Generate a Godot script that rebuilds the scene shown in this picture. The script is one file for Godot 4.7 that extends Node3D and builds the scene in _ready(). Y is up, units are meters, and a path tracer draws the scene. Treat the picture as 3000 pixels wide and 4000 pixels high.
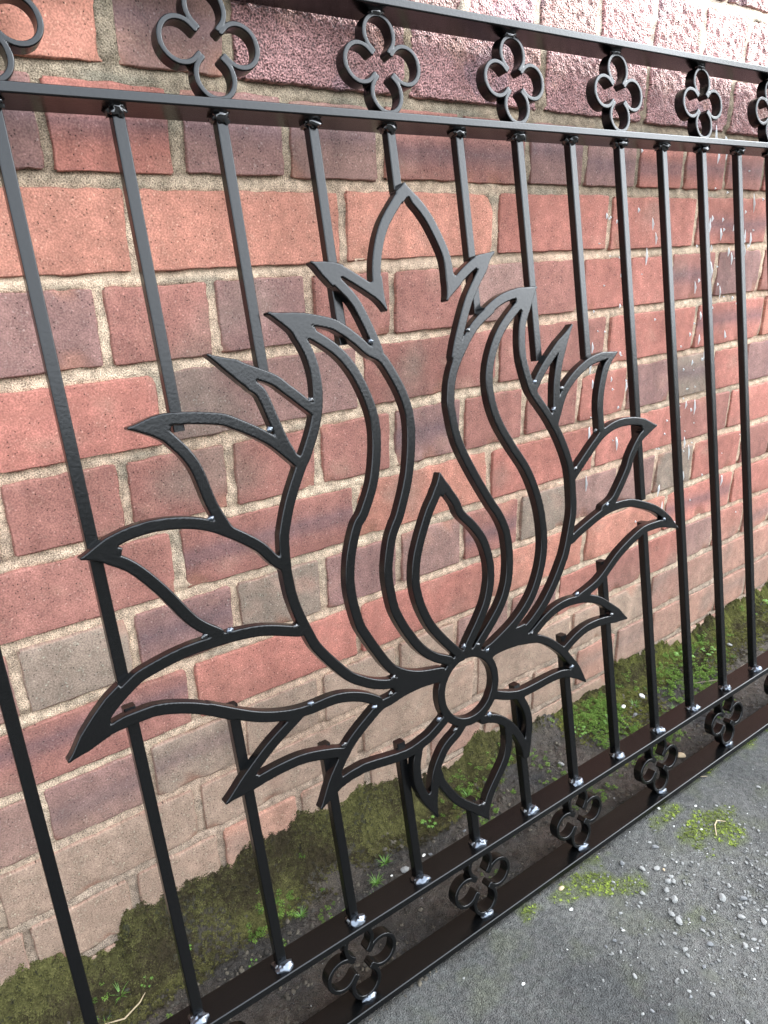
extends Node3D
# An ironwork gate leaning against an old brick wall. World: x along the wall, y up, z out of the wall; metres.

const COURSE := 0.0857          # height of a brick and its bed joint
const BED0 := 0.9843            # height of the bed joint between rows 0 and 1
const BAR := 0.0109             # square bar
const PITCH := 0.09327          # spacing of the uprights
const RAIL_D := 0.0379
const RAIL_T := 0.0090
const V1 := 1.0745
const V2 := 0.9680
const V3 := 0.1097
const V4 := 0.0045

var rng := RandomNumberGenerator.new()
var taken := {}
var n_low: FastNoiseLite
var n_mid: FastNoiseLite
var n_fine: FastNoiseLite
var M := {}

# ---------------------------------------------------------------- names
func numbered(called: String) -> String:
	var k: int = taken.get(called, 0)
	taken[called] = k + 1
	return called if k == 0 else "%s_%03d" % [called, k]

func tag(o: Node, label: String, category: String, group := "") -> void:
	o.set_meta("label", label)
	o.set_meta("category", category)
	if group != "":
		o.set_meta("group", group)

func thing(called: String, label: String, category: String, at: Vector3, group := "") -> Node3D:
	var o := Node3D.new()
	o.name = numbered(called)
	add_child(o)
	o.position = at
	tag(o, label, category, group)
	return o

func part(called: String, mesh: Mesh, m: Material, parent: Node) -> MeshInstance3D:
	var o := MeshInstance3D.new()
	o.name = called
	o.mesh = mesh
	o.material_override = m
	o.cast_shadow = GeometryInstance3D.SHADOW_CASTING_SETTING_ON
	parent.add_child(o, true)
	return o

func lin(r: float, g: float, b: float) -> Color:
	return Color(r, g, b).srgb_to_linear()

func hash2(a: int, b: int) -> float:
	var h: int = (a * 374761393 + b * 668265263) & 0x7fffffff
	h = ((h ^ (h >> 13)) * 1274126177) & 0x7fffffff
	return float((h ^ (h >> 16)) & 0xffff) / 65535.0

func noise(freq: float, seed_: int, oct := 3) -> FastNoiseLite:
	var n := FastNoiseLite.new()
	n.noise_type = FastNoiseLite.TYPE_SIMPLEX_SMOOTH
	n.seed = seed_
	n.frequency = freq
	n.fractal_octaves = oct
	return n

# ---------------------------------------------------------------- textures
func field(size: int, freq: float, seed_: int, oct := 3, kind := FastNoiseLite.TYPE_SIMPLEX_SMOOTH) -> PackedByteArray:
	var n := FastNoiseLite.new()
	n.noise_type = kind
	n.seed = seed_
	n.frequency = freq
	n.fractal_octaves = oct
	if kind == FastNoiseLite.TYPE_CELLULAR:
		n.cellular_return_type = FastNoiseLite.RETURN_DISTANCE
	var im := n.get_seamless_image(size, size)
	im.convert(Image.FORMAT_L8)
	return im.get_data()

func tex(size: int, bytes: PackedByteArray, rgb: bool) -> ImageTexture:
	var im := Image.create_from_data(size, size, false, Image.FORMAT_RGB8 if rgb else Image.FORMAT_L8, bytes)
	return ImageTexture.create_from_image(im)

func brick_textures() -> Array:
	var s := 768
	var a := field(s, 0.16, 1, 2)
	var b := field(s, 0.018, 2, 4)
	var c := field(s, 0.045, 3, 1, FastNoiseLite.TYPE_CELLULAR)
	var d := field(s, 0.035, 4, 3)
	var e := field(s, 0.028, 5, 1, FastNoiseLite.TYPE_CELLULAR)
	var col := PackedByteArray()
	col.resize(s * s * 3)
	var hei := PackedByteArray()
	hei.resize(s * s)
	for i in s * s:
		var g := a[i] / 255.0 - 0.5
		var l := b[i] / 255.0 - 0.5
		var f := 0.82 + 0.30 * g + 0.20 * l
		var h := 0.62 + 0.26 * g + 0.16 * l
		var r_ := 1.0
		var g_ := 1.0
		var b_ := 1.0
		var crack := absf(d[i] / 255.0 - 0.5)
		if crack < 0.013 and b[i] > 124:            # hairline cracks
			f *= 0.76
			h -= 0.25
		if c[i] < 15 and b[i] < 132:               # pits
			f *= 0.5
			h -= 0.4
		elif e[i] < 16 and a[i] > 116:             # pale grit
			f *= 1.16
			g_ = 1.12
			b_ = 1.12
			h += 0.15
		elif crack < 0.03 and b[i] < 104:          # scuffs, paler
			f *= 1.10
			g_ = 1.05
			b_ = 1.05
		f *= 0.94
		col[i * 3] = clampi(int(f * r_ * 255.0), 0, 255)
		col[i * 3 + 1] = clampi(int(f * g_ * 255.0), 0, 255)
		col[i * 3 + 2] = clampi(int(f * b_ * 255.0), 0, 255)
		hei[i] = clampi(int(h * 255.0), 0, 255)
	return [tex(s, col, true), tex(s, hei, false)]

func grit_textures(seed_: int, fine: float, contrast: float, cells: float) -> Array:
	var s := 768
	var a := field(s, fine, seed_, 2)
	var b := field(s, 0.03, seed_ + 1, 4)
	var c := field(s, cells, seed_ + 2, 1, FastNoiseLite.TYPE_CELLULAR)
	var col := PackedByteArray()
	col.resize(s * s * 3)
	var hei := PackedByteArray()
	hei.resize(s * s)
	for i in s * s:
		var g := a[i] / 255.0 - 0.5
		var l := b[i] / 255.0 - 0.5
		var p := c[i] / 255.0
		var f := 0.78 + contrast * g + 0.30 * l
		var h := 0.5 + 0.45 * g + 0.25 * l + 0.25 * (0.3 - p)
		var w := 1.0
		if p < 0.09 and a[i] > 128:
			f = f * 1.25
			w = 1.03
			h += 0.2
		elif g < -0.24:
			f *= 0.78
		col[i * 3] = clampi(int(f * 255.0), 0, 255)
		col[i * 3 + 1] = clampi(int(f * 255.0), 0, 255)
		col[i * 3 + 2] = clampi(int(f * w * 255.0), 0, 255)
		hei[i] = clampi(int(h * 255.0), 0, 255)
	return [tex(s, col, true), tex(s, hei, false)]

func surface(t: Array, rough: float, relief: float, spec := 0.4) -> StandardMaterial3D:
	var m := StandardMaterial3D.new()
	m.vertex_color_use_as_albedo = true
	m.albedo_texture = t[0]
	m.roughness = rough
	m.metallic_specular = spec
	m.heightmap_enabled = true
	m.heightmap_texture = t[1]
	m.heightmap_scale = relief
	return m

func plain(c: Color, rough: float, spec := 0.5) -> StandardMaterial3D:
	var m := StandardMaterial3D.new()
	m.albedo_color = c
	m.roughness = rough
	m.metallic_specular = spec
	return m

# ---------------------------------------------------------------- mesh helpers
func faced(v: PackedVector3Array, n: PackedVector3Array, idx: PackedInt32Array) -> PackedInt32Array:
	# every triangle's front is on the side of its normals
	for k in range(0, idx.size(), 3):
		var a := v[idx[k]]
		if (v[idx[k + 2]] - a).cross(v[idx[k + 1]] - a).dot(n[idx[k]] + n[idx[k + 1]] + n[idx[k + 2]]) < 0.0:
			var q := idx[k + 1]
			idx[k + 1] = idx[k + 2]
			idx[k + 2] = q
	return idx

func arrays(v: PackedVector3Array, n: PackedVector3Array, idx: PackedInt32Array, c := PackedColorArray(), uv := PackedVector2Array()) -> ArrayMesh:
	var a := []
	a.resize(Mesh.ARRAY_MAX)
	a[Mesh.ARRAY_VERTEX] = v
	a[Mesh.ARRAY_NORMAL] = n
	if c.size():
		a[Mesh.ARRAY_COLOR] = c
	if uv.size():
		a[Mesh.ARRAY_TEX_UV] = uv
	a[Mesh.ARRAY_INDEX] = idx
	var m := ArrayMesh.new()
	m.add_surface_from_arrays(Mesh.PRIMITIVE_TRIANGLES, a)
	return m

func grid_mesh(nx: int, ny: int, v: PackedVector3Array, c: PackedColorArray, uv: PackedVector2Array) -> ArrayMesh:
	# v in rows of nx; the front is where x cross y points
	var n := PackedVector3Array()
	n.resize(nx * ny)
	var idx := PackedInt32Array()
	idx.resize((nx - 1) * (ny - 1) * 6)
	for j in ny:
		for i in nx:
			var l := v[j * nx + maxi(i - 1, 0)]
			var r := v[j * nx + mini(i + 1, nx - 1)]
			var d := v[maxi(j - 1, 0) * nx + i]
			var u := v[mini(j + 1, ny - 1) * nx + i]
			n[j * nx + i] = (r - l).cross(u - d).normalized()
	var k := 0
	for j in ny - 1:
		for i in nx - 1:
			var p := j * nx + i
			idx[k] = p
			idx[k + 1] = p + nx
			idx[k + 2] = p + 1
			idx[k + 3] = p + 1
			idx[k + 4] = p + nx
			idx[k + 5] = p + nx + 1
			k += 6
	return arrays(v, n, idx, c, uv)

func prism(w: float, h: float, r: float, length: float, axis: int) -> ArrayMesh:
	# a rounded square bar from 0 to length along the axis (0 = x, 1 = y); w and h across
	var sec := PackedVector2Array()
	var nor := PackedVector2Array()
	for q in 4:
		var cx := (w / 2 - r) * (1.0 if q == 0 or q == 3 else -1.0)
		var cy := (h / 2 - r) * (1.0 if q < 2 else -1.0)
		for k in 4:
			var an := q * PI / 2 + k * PI / 6
			sec.append(Vector2(cx + r * cos(an), cy + r * sin(an)))
			nor.append(Vector2(cos(an), sin(an)))
	var m := sec.size()
	var v := PackedVector3Array()
	var n := PackedVector3Array()
	var idx := PackedInt32Array()
	for e in 2:
		for k in m:
			var t := length * e
			if axis == 1:
				v.append(Vector3(sec[k].x, t, sec[k].y))
				n.append(Vector3(nor[k].x, 0, nor[k].y))
			else:
				v.append(Vector3(t, sec[k].x, sec[k].y))
				n.append(Vector3(0, nor[k].x, nor[k].y))
	for k in m:
		var b := (k + 1) % m
		if axis == 1:
			idx.append_array([k, k + m, b, b, k + m, b + m])
		else:
			idx.append_array([k, b, k + m, b, b + m, k + m])
	for e in 2:                                     # ends
		var base := v.size()
		var dir := Vector3(0, 1, 0) if axis == 1 else Vector3(1, 0, 0)
		for k in m:
			v.append(v[e * m + k])
			n.append(dir * (1.0 if e == 1 else -1.0))
		for k in range(1, m - 1):
			if (e == 1) == (axis == 1):
				idx.append_array([base, base + k, base + k + 1])
			else:
				idx.append_array([base, base + k + 1, base + k])
	return arrays(v, n, faced(v, n, idx))

func lump(size: Vector3, seed_: int, amp := 0.25, rows := 7, cols := 10) -> ArrayMesh:
	var nz := noise(1.7, seed_, 2)
	var v := PackedVector3Array()
	for j in rows + 1:
		for i in cols + 1:
			var th := PI * j / rows
			var ph := TAU * (i % cols) / cols
			var d := Vector3(sin(th) * cos(ph), cos(th), sin(th) * sin(ph))
			v.append(d * size * (1.0 + amp * nz.get_noise_3dv(d)))
	return grid_mesh(cols + 1, rows + 1, v, PackedColorArray(), PackedVector2Array())

func stone(size: Vector3, seed_: int) -> ArrayMesh:
	# a broken chip: a lump cut by a few planes
	var r := RandomNumberGenerator.new()
	r.seed = seed_
	var st := SurfaceTool.new()
	st.begin(Mesh.PRIMITIVE_TRIANGLES)
	st.set_smooth_group(-1)
	var cuts := []
	for k in 8:
		var d := Vector3(r.randf_range(-1, 1), r.randf_range(-1, 1), r.randf_range(-1, 1)).normalized()
		cuts.append([d, r.randf_range(0.55, 0.9)])
	var rows := 6
	var cols := 9
	var p := []
	for j in rows + 1:
		for i in cols:
			var th := PI * j / rows
			var ph := TAU * i / cols
			var d := Vector3(sin(th) * cos(ph), cos(th), sin(th) * sin(ph))
			var l := 1.0
			for c in cuts:
				var q: float = d.dot(c[0])
				if q > 0.05:
					l = minf(l, c[1] / q)
			p.append(d * l * size)
	for j in rows:
		for i in cols:
			var a: Vector3 = p[j * cols + i]
			var b: Vector3 = p[j * cols + (i + 1) % cols]
			var c: Vector3 = p[(j + 1) * cols + i]
			var d: Vector3 = p[(j + 1) * cols + (i + 1) % cols]
			for q in [a, b, c, b, d, c]:
				st.add_vertex(q)
	st.generate_normals()
	return st.commit()

# ---------------------------------------------------------------- flat bars bent into curves: a distance field that is meshed
class Field:
	var x0: float
	var y0: float
	var h: float
	var nx: int
	var ny: int
	var d: PackedFloat32Array
	var own: PackedInt32Array
	var tips: Array = []
	var r: float

func new_field(x0: float, y0: float, x1: float, y1: float, h: float, r: float) -> Field:
	var f := Field.new()
	f.x0 = x0
	f.y0 = y0
	f.h = h
	f.r = r
	f.nx = int((x1 - x0) / h) + 1
	f.ny = int((y1 - y0) / h) + 1
	f.d.resize(f.nx * f.ny)
	f.d.fill(1.0)
	f.own.resize(f.nx * f.ny)
	f.own.fill(-1)
	return f

func curve(p: PackedVector2Array, step: float) -> PackedVector2Array:
	var o := PackedVector2Array()
	for i in p.size() - 1:
		var a: Vector2 = p[i - 1] if i > 0 else p[0] * 2.0 - p[1]
		var b := p[i]
		var c := p[i + 1]
		var e: Vector2 = p[i + 2] if i + 2 < p.size() else p[i + 1] * 2.0 - p[i]
		var n := maxi(2, int(b.distance_to(c) / step))
		for k in n:
			o.append(b.cubic_interpolate(c, a, e, float(k) / n))
	o.append(p[p.size() - 1])
	return o

func sweep(f: Field, owner_: int, pts: PackedVector2Array, rad: PackedFloat32Array, blend := 0.0025) -> void:
	var lo := pts[0]
	var hi := pts[0]
	for q in pts:
		lo = lo.min(q)
		hi = hi.max(q)
	var m := f.r + 0.004
	var i0 := maxi(0, int((lo.x - m - f.x0) / f.h))
	var i1 := mini(f.nx - 1, int((hi.x + m - f.x0) / f.h) + 1)
	var j0 := maxi(0, int((lo.y - m - f.y0) / f.h))
	var j1 := mini(f.ny - 1, int((hi.y + m - f.y0) / f.h) + 1)
	var w := i1 - i0 + 1
	var t := PackedFloat32Array()
	t.resize(w * (j1 - j0 + 1))
	t.fill(1.0)
	for s in pts.size() - 1:
		var a := pts[s]
		var ab := pts[s + 1] - a
		var ll := maxf(ab.length_squared(), 1e-12)
		var ra := rad[s]
		var rb := rad[s + 1] - ra
		var b := a + ab
		var p0 := maxi(i0, int((minf(a.x, b.x) - m - f.x0) / f.h))
		var p1 := mini(i1, int((maxf(a.x, b.x) + m - f.x0) / f.h) + 1)
		var q0 := maxi(j0, int((minf(a.y, b.y) - m - f.y0) / f.h))
		var q1 := mini(j1, int((maxf(a.y, b.y) + m - f.y0) / f.h) + 1)
		for j in range(q0, q1 + 1):
			var y := f.y0 + j * f.h - a.y
			for i in range(p0, p1 + 1):
				var x := f.x0 + i * f.h - a.x
				var u := clampf((x * ab.x + y * ab.y) / ll, 0.0, 1.0)
				var dx := x - ab.x * u
				var dy := y - ab.y * u
				var d := sqrt(dx * dx + dy * dy) - ra - rb * u
				var k := (j - j0) * w + i - i0
				if d < t[k]:
					t[k] = d
	merge(f, owner_, t, i0, j0, w, blend)

func merge(f: Field, owner_: int, t: PackedFloat32Array, i0: int, j0: int, w: int, blend: float) -> void:
	for k in t.size():
		var d := t[k]
		if d > 0.5:
			continue
		var g := (j0 + k / w) * f.nx + i0 + k % w
		var o := f.d[g]
		if d < o:
			f.own[g] = owner_
		var e := maxf(blend - absf(d - o), 0.0) / blend
		f.d[g] = minf(d, o) - e * e * blend * 0.25

func points(a: Array) -> PackedVector2Array:
	var p := PackedVector2Array()
	for i in range(0, a.size(), 2):
		p.append(Vector2(a[i], a[i + 1]) * 0.0001)
	return p

func band(f: Field, owner_: int, a: Array) -> void:
	var p := curve(points(a), 0.003)
	var rad := PackedFloat32Array()
	rad.resize(p.size())
	for i in p.size():
		var r := f.r
		for t in f.tips:
			r = minf(r, 0.0007 + (f.r - 0.0007) * clampf(p[i].distance_to(Vector2(t.x, t.y)) / t.z, 0.0, 1.0))
		rad[i] = r
	sweep(f, owner_, p, rad)

func plate(f: Field, owner_: int, a: Array) -> void:
	# a ground-off tip or a filled weld: a small polygon
	var p := points(a)
	var lo := p[0]
	var hi := p[0]
	for q in p:
		lo = lo.min(q)
		hi = hi.max(q)
	var m := 0.006
	var i0 := maxi(0, int((lo.x - m - f.x0) / f.h))
	var i1 := mini(f.nx - 1, int((hi.x + m - f.x0) / f.h) + 1)
	var j0 := maxi(0, int((lo.y - m - f.y0) / f.h))
	var j1 := mini(f.ny - 1, int((hi.y + m - f.y0) / f.h) + 1)
	var w := i1 - i0 + 1
	var t := PackedFloat32Array()
	t.resize(w * (j1 - j0 + 1))
	for j in range(j0, j1 + 1):
		for i in range(i0, i1 + 1):
			var q := Vector2(f.x0 + i * f.h, f.y0 + j * f.h)
			var d := 1.0
			for s in p.size():
				d = minf(d, q.distance_to(Geometry2D.get_closest_point_to_segment(q, p[s], p[(s + 1) % p.size()])))
			t[(j - j0) * w + i - i0] = -d if Geometry2D.is_point_in_polygon(q, p) else d
	merge(f, owner_, t, i0, j0, w, 0.002)

func mesh_field(f: Field, front: float, depth: float, bevel: float) -> Dictionary:
	# one mesh for each owner: flat front and back, rounded front edge, straight sides
	var out := {}
	var nx := f.nx
	var h := f.h
	var cv := PackedVector2Array()
	var cd := PackedFloat32Array()
	var cg := PackedVector2Array()
	for j in range(1, f.ny - 2):
		for i in range(1, nx - 2):
			var g := j * nx + i
			var q := [g, g + 1, g + 1 + nx, g + nx]
			var d0 := f.d[g]
			var d1 := f.d[g + 1]
			var d2 := f.d[g + 1 + nx]
			var d3 := f.d[g + nx]
			if d0 >= 0 and d1 >= 0 and d2 >= 0 and d3 >= 0:
				continue
			var dd := [d0, d1, d2, d3]
			var who := -1
			for k in 4:
				if dd[k] < 0 and who < 0:
					who = f.own[q[k]]
			if not out.has(who):
				out[who] = [PackedVector3Array(), PackedVector3Array(), PackedInt32Array()]
			var o: Array = out[who]
			cv.clear()
			cd.clear()
			cg.clear()
			for k in 4:
				var k2 := (k + 1) % 4
				var a: float = dd[k]
				var b: float = dd[k2]
				var pa := Vector2(f.x0 + (i + (1 if k == 1 or k == 2 else 0)) * h, f.y0 + (j + (1 if k > 1 else 0)) * h)
				var ga := Vector2.ZERO
				if a > -bevel * 1.6 or b > -bevel * 1.6:
					var n: int = q[k]
					ga = Vector2(f.d[n + 1] - f.d[n - 1], f.d[n + nx] - f.d[n - nx]).normalized()
				if a < 0:
					cv.append(pa)
					cd.append(a)
					cg.append(ga)
				if (a < 0) != (b < 0):
					var pb := Vector2(f.x0 + (i + (1 if k2 == 1 or k2 == 2 else 0)) * h, f.y0 + (j + (1 if k2 > 1 else 0)) * h)
					var n2: int = q[k2]
					var gb := Vector2(f.d[n2 + 1] - f.d[n2 - 1], f.d[n2 + nx] - f.d[n2 - nx]).normalized()
					var u := a / (a - b)
					cv.append(pa.lerp(pb, u))
					cd.append(0.0)
					cg.append(ga.lerp(gb, u).normalized())
			var base: int = o[0].size()
			var m := cv.size()
			for k in m:
				var e := clampf((cd[k] + bevel) / bevel, 0.0, 1.0)
				var c := sqrt(1.0 - e * e)
				o[0].append(Vector3(cv[k].x, cv[k].y, front - bevel * (1.0 - c)))
				o[1].append(Vector3(cg[k].x * e, cg[k].y * e, maxf(c, 0.05)).normalized())
			for k in range(1, m - 1):
				o[2].append_array([base, base + k + 1, base + k])
			base = o[0].size()
			for k in m:
				o[0].append(Vector3(cv[k].x, cv[k].y, front - depth))
				o[1].append(Vector3(0, 0, -1))
			for k in range(1, m - 1):
				o[2].append_array([base, base + k, base + k + 1])
			for k in m:
				var k2 := (k + 1) % m
				if cd[k] == 0.0 and cd[k2] == 0.0:
					base = o[0].size()
					for z in [front - bevel, front - depth]:
						for kk in [k, k2]:
							o[0].append(Vector3(cv[kk].x, cv[kk].y, z))
							o[1].append(Vector3(cg[kk].x, cg[kk].y, 0))
					o[2].append_array([base, base + 1, base + 2, base + 1, base + 3, base + 2])
	var meshes := {}
	for who in out:
		meshes[who] = arrays(out[who][0], out[who][1], faced(out[who][0], out[who][1], out[who][2]))
	return meshes

# ---------------------------------------------------------------- the wall
var row_joints := {}
const LOW_ROW := -11
const HIGH_ROW := 13

func joints_of(row: int) -> Array:
	if row_joints.has(row):
		return row_joints[row]
	var seen := {0: [-0.49, -0.2645, -0.1515, 0.064, 0.2825, 0.5005, 0.722], 1: [-0.329, -0.211, -0.0945, 0.0255, 0.145, 0.263, 0.377, 0.498, 0.616, 0.7355],
		2: [-0.2645, -0.0275, 0.209, 0.442, 0.6665, 0.897], 3: [-0.4235, -0.3045, -0.1905, -0.0755, 0.0405, 0.158, 0.272, 0.389, 0.501, 0.6125, 0.746, 0.897],
		4: [-0.255, -0.011, 0.223, 0.4605, 0.701, 0.93], 5: [-0.425, -0.307, -0.189, -0.0745, 0.037, 0.158, 0.279, 0.401, 0.5235, 0.655, 0.774, 0.894],
		6: [-0.262, -0.0235, 0.213, 0.4525, 0.6815, 0.859], 7: [-0.442, -0.323, -0.1995, -0.0775, 0.044, 0.1615, 0.281, 0.401, 0.5225, 0.6335, 0.754, 0.9235],
		8: [-0.2655, -0.0255, 0.217, 0.4465, 0.68], 9: [-0.448, -0.33, -0.21, -0.092, 0.039, 0.1515, 0.27], 10: [-0.277, -0.03, 0.197, 0.43], 11: [-0.37, -0.255, -0.137, -0.02]}
	var header := posmod(row, 2) == 1
	var step := 0.1183 if header else 0.2365
	var js: Array = seen.get(row, [(-0.328 if header else -0.2645) + 0.012 * (hash2(row, 77) - 0.5)])
	js = js.duplicate()
	var k := 0
	while js[0] > -1.9:
		js.push_front(js[0] - step + 0.006 * (hash2(row * 31 + 7, k) - 0.5))
		k += 1
	while js[js.size() - 1] < 3.4:
		js.append(js[js.size() - 1] + step + 0.006 * (hash2(row * 31 + 11, k) - 0.5))
		k += 1
	row_joints[row] = js
	return js

func row_of(y: float) -> int:
	return int(ceil((BED0 - y) / COURSE))

func is_rough(row: int, x: float) -> bool:
	return row < 0 or (row == 0 and x > -0.15)

# one letter for each brick from the joint nearest x = -0.62, as the photograph shows them
const TONES := {0: "oobkkkkkk", 1: "bprpbmmpprrmrr", 2: "ooorrrmr", 3: "mmpmpmmbmrrmpmror", 4: "rrcmmrror", 5: "mgmmmmpmmrpgrpm", 6: "mmmorrmrp", 7: "bgpgpbmgbbgrmb", 8: "mrroorrmb",
	9: "bpgtttpmrmr", 10: "tttttmrb", 11: "tttottmtt", 12: "ttttttt"}

func tone(row: int, x: float, seed_: int) -> Color:
	var pal := {"o": lin(0.735, 0.505, 0.43), "r": lin(0.685, 0.45, 0.395), "m": lin(0.61, 0.42, 0.375), "p": lin(0.565, 0.43, 0.40), "b": lin(0.585, 0.455, 0.415),
		"g": lin(0.58, 0.505, 0.445), "t": lin(0.63, 0.535, 0.465), "c": lin(0.57, 0.44, 0.405), "k": lin(0.645, 0.475, 0.46)}
	var code := "r"
	var js := joints_of(row)
	var first := 0
	for k in js.size():
		if absf(js[k] + 0.62) < absf(js[first] + 0.62):
			first = k
	var at := 0
	for k in js.size():
		if js[k] < x:
			at = k
	var s: String = TONES.get(row, "")
	if at - first >= 0 and at - first < s.length():
		code = s[at - first]
	elif row < 0:
		code = "krkkp"[int(hash2(row + 50, seed_) * 4.99)]
	else:
		code = "rrmmopbgr"[int(hash2(row + 50, seed_) * 8.99)]
	var c: Color = pal[code]
	var f := 0.92 + 0.16 * hash2(seed_, row + 5)
	return Color(c.r * f, c.g * f, c.b * f)

func along(i: int, n: int, ring: float) -> float:
	# 0, 0, a narrow ring, even steps, a narrow ring, 1, 1
	if i <= 1:
		return 0.0
	if i >= n - 2:
		return 1.0
	return lerpf(ring, 1.0 - ring, float(i - 2) / (n - 5))

func brick_mesh(x0: float, x1: float, y0: float, y1: float, row: int, seed_: int, centre: Vector3) -> ArrayMesh:
	var rough := is_rough(row, (x0 + x1) / 2)
	var cell := 0.0042 if rough else 0.0095
	var nx := maxi(6, int((x1 - x0) / cell)) + 5
	var ny := maxi(5, int((y1 - y0) / cell)) + 5
	if rough and (y0 > 1.3 or x0 > 1.5 or x1 < -0.6):
		nx = 12
		ny = 8
	var base := tone(row, (x0 + x1) / 2, seed_)
	var kiss := hash2(seed_, 91) < 0.2 and not rough          # a dark band left by the kiln
	if row == 1:
		kiss = true
	var ky := y0 + (y1 - y0) * (0.35 + 0.35 * hash2(seed_, 17))
	var out := 0.0012 + 0.0016 * hash2(seed_, 3)
	if rough:
		out += 0.001
	var tilt := (hash2(seed_, 23) - 0.5) * 0.012
	var v := PackedVector3Array()
	var c := PackedColorArray()
	var uv := PackedVector2Array()
	var shift := Vector2(hash2(seed_, 41), hash2(seed_, 43))
	var chips := []
	for q in int(hash2(seed_, 61) * 3.6):
		var on_top := hash2(seed_ + q, 63) < 0.3
		var cxx := lerpf(x0, x1, hash2(seed_ + q, 65))
		if hash2(seed_ + q, 67) < 0.5:
			cxx = x0 if hash2(seed_ + q, 69) < 0.5 else x1
		chips.append(Vector3(cxx, y1 if on_top else y0, 0.007 + 0.014 * hash2(seed_ + q, 71)))
	var off_x := 0.003 * (hash2(seed_, 81) - 0.5)
	var off_y := 0.0022 * (hash2(seed_, 83) - 0.5)
	for j in ny:
		for i in nx:
			var fx := along(i, nx, 0.0017 / (x1 - x0))
			var fy := along(j, ny, 0.0017 / (y1 - y0))
			var x := lerpf(x0, x1, fx)
			var y := lerpf(y0, y1, fy)
			var rim := i == 0 or j == 0 or i == nx - 1 or j == ny - 1
			var edge := (fx == 0.0 or fx == 1.0 or fy == 0.0 or fy == 1.0)
			var z := out + 0.0009 * n_mid.get_noise_3d(x * 30.0, y * 30.0, seed_) + tilt * (fy - 0.5) * 0.08
			if rough:
				z += 0.0022 * n_fine.get_noise_3d(x * 260.0, y * 260.0, 3.0) + 0.0014 * n_fine.get_noise_3d(x * 520.0, y * 520.0, 9.0)
			if edge:
				var wob := 0.0026 * n_mid.get_noise_3d(x * 75.0, y * 75.0, 40.0 + seed_)
				var cx := 1.0 if fx == 1.0 else (-1.0 if fx == 0.0 else 0.0)
				var cy := 1.0 if fy == 1.0 else (-1.0 if fy == 0.0 else 0.0)
				var cornered := (0.0012 + 0.003 * hash2(seed_ + i, j)) if cx != 0.0 and cy != 0.0 else 0.0
				x += cx * (wob - cornered)
				y += cy * (wob - cornered)
				z -= 0.0011
			var gone := 0.0
			for q in chips:
				var dd: float = (Vector2(x - q.x, y - q.y).length() + 0.004 * n_mid.get_noise_2d(x * 90.0, y * 90.0)) / q.z
				gone = maxf(gone, 1.0 - smoothstep(0.55, 1.0, dd))
			z -= 0.0034 * gone
			x += off_x
			y += off_y
			if rim:
				z = -0.012
			v.append(Vector3(x, y, z) - centre)
			var k := 1.0 + 0.24 * n_low.get_noise_3d(x * 12.0, y * 20.0, seed_ * 3.0)
			var col := Color(base.r * k, base.g * k, base.b * k)
			var bloom := clampf(n_mid.get_noise_3d(x * 22.0, y * 30.0, seed_ * 1.7) * 1.6 - 0.5, 0.0, 0.55)
			col = col.lerp(lin(0.69, 0.53, 0.46), bloom)
			if kiss:
				var q := exp(-pow((y + 0.006 * n_low.get_noise_2d(x * 12.0, seed_) - ky) / 0.013, 2.0)) * 0.7
				col = col.lerp(lin(0.44, 0.355, 0.36), q)
			if rough and n_low.get_noise_3d(x * 16.0, y * 16.0, 70.0) > 0.15:
				col = col.lerp(lin(0.50, 0.40, 0.43), 0.5)
			# mud splashed up from the ground, and soot or lichen in patches
			var mud := clampf((0.34 - y + 0.10 * n_low.get_noise_2d(x * 5.0, y * 5.0)) / 0.22, 0.0, 1.0) * 0.62
			col = col.lerp(lin(0.63, 0.525, 0.45), mud)
			var grey := clampf(n_low.get_noise_3d(x * 11.0, y * 11.0, 200.0) * 2.2 - 0.75, 0.0, 0.6)
			col = col.lerp(lin(0.52, 0.46, 0.41), grey)
			if gone > 0.0 and not rough:
				col = col.lerp(lin(0.66, 0.47, 0.39), 0.6 * gone)
			var run := 1.0 + 0.20 * n_low.get_noise_2d(x * 60.0, y * 5.0)
			col = Color(col.r * run, col.g * run, col.b * run)
			if edge and not rough:
				col = col.lerp(lin(0.68, 0.49, 0.43), 0.25)
			c.append(Color(col.r / 0.58, col.g / 0.58, col.b / 0.58))
			uv.append((Vector2(x, -y) * 3.2 + shift))
	return grid_mesh(nx, ny, v, c, uv)

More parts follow.
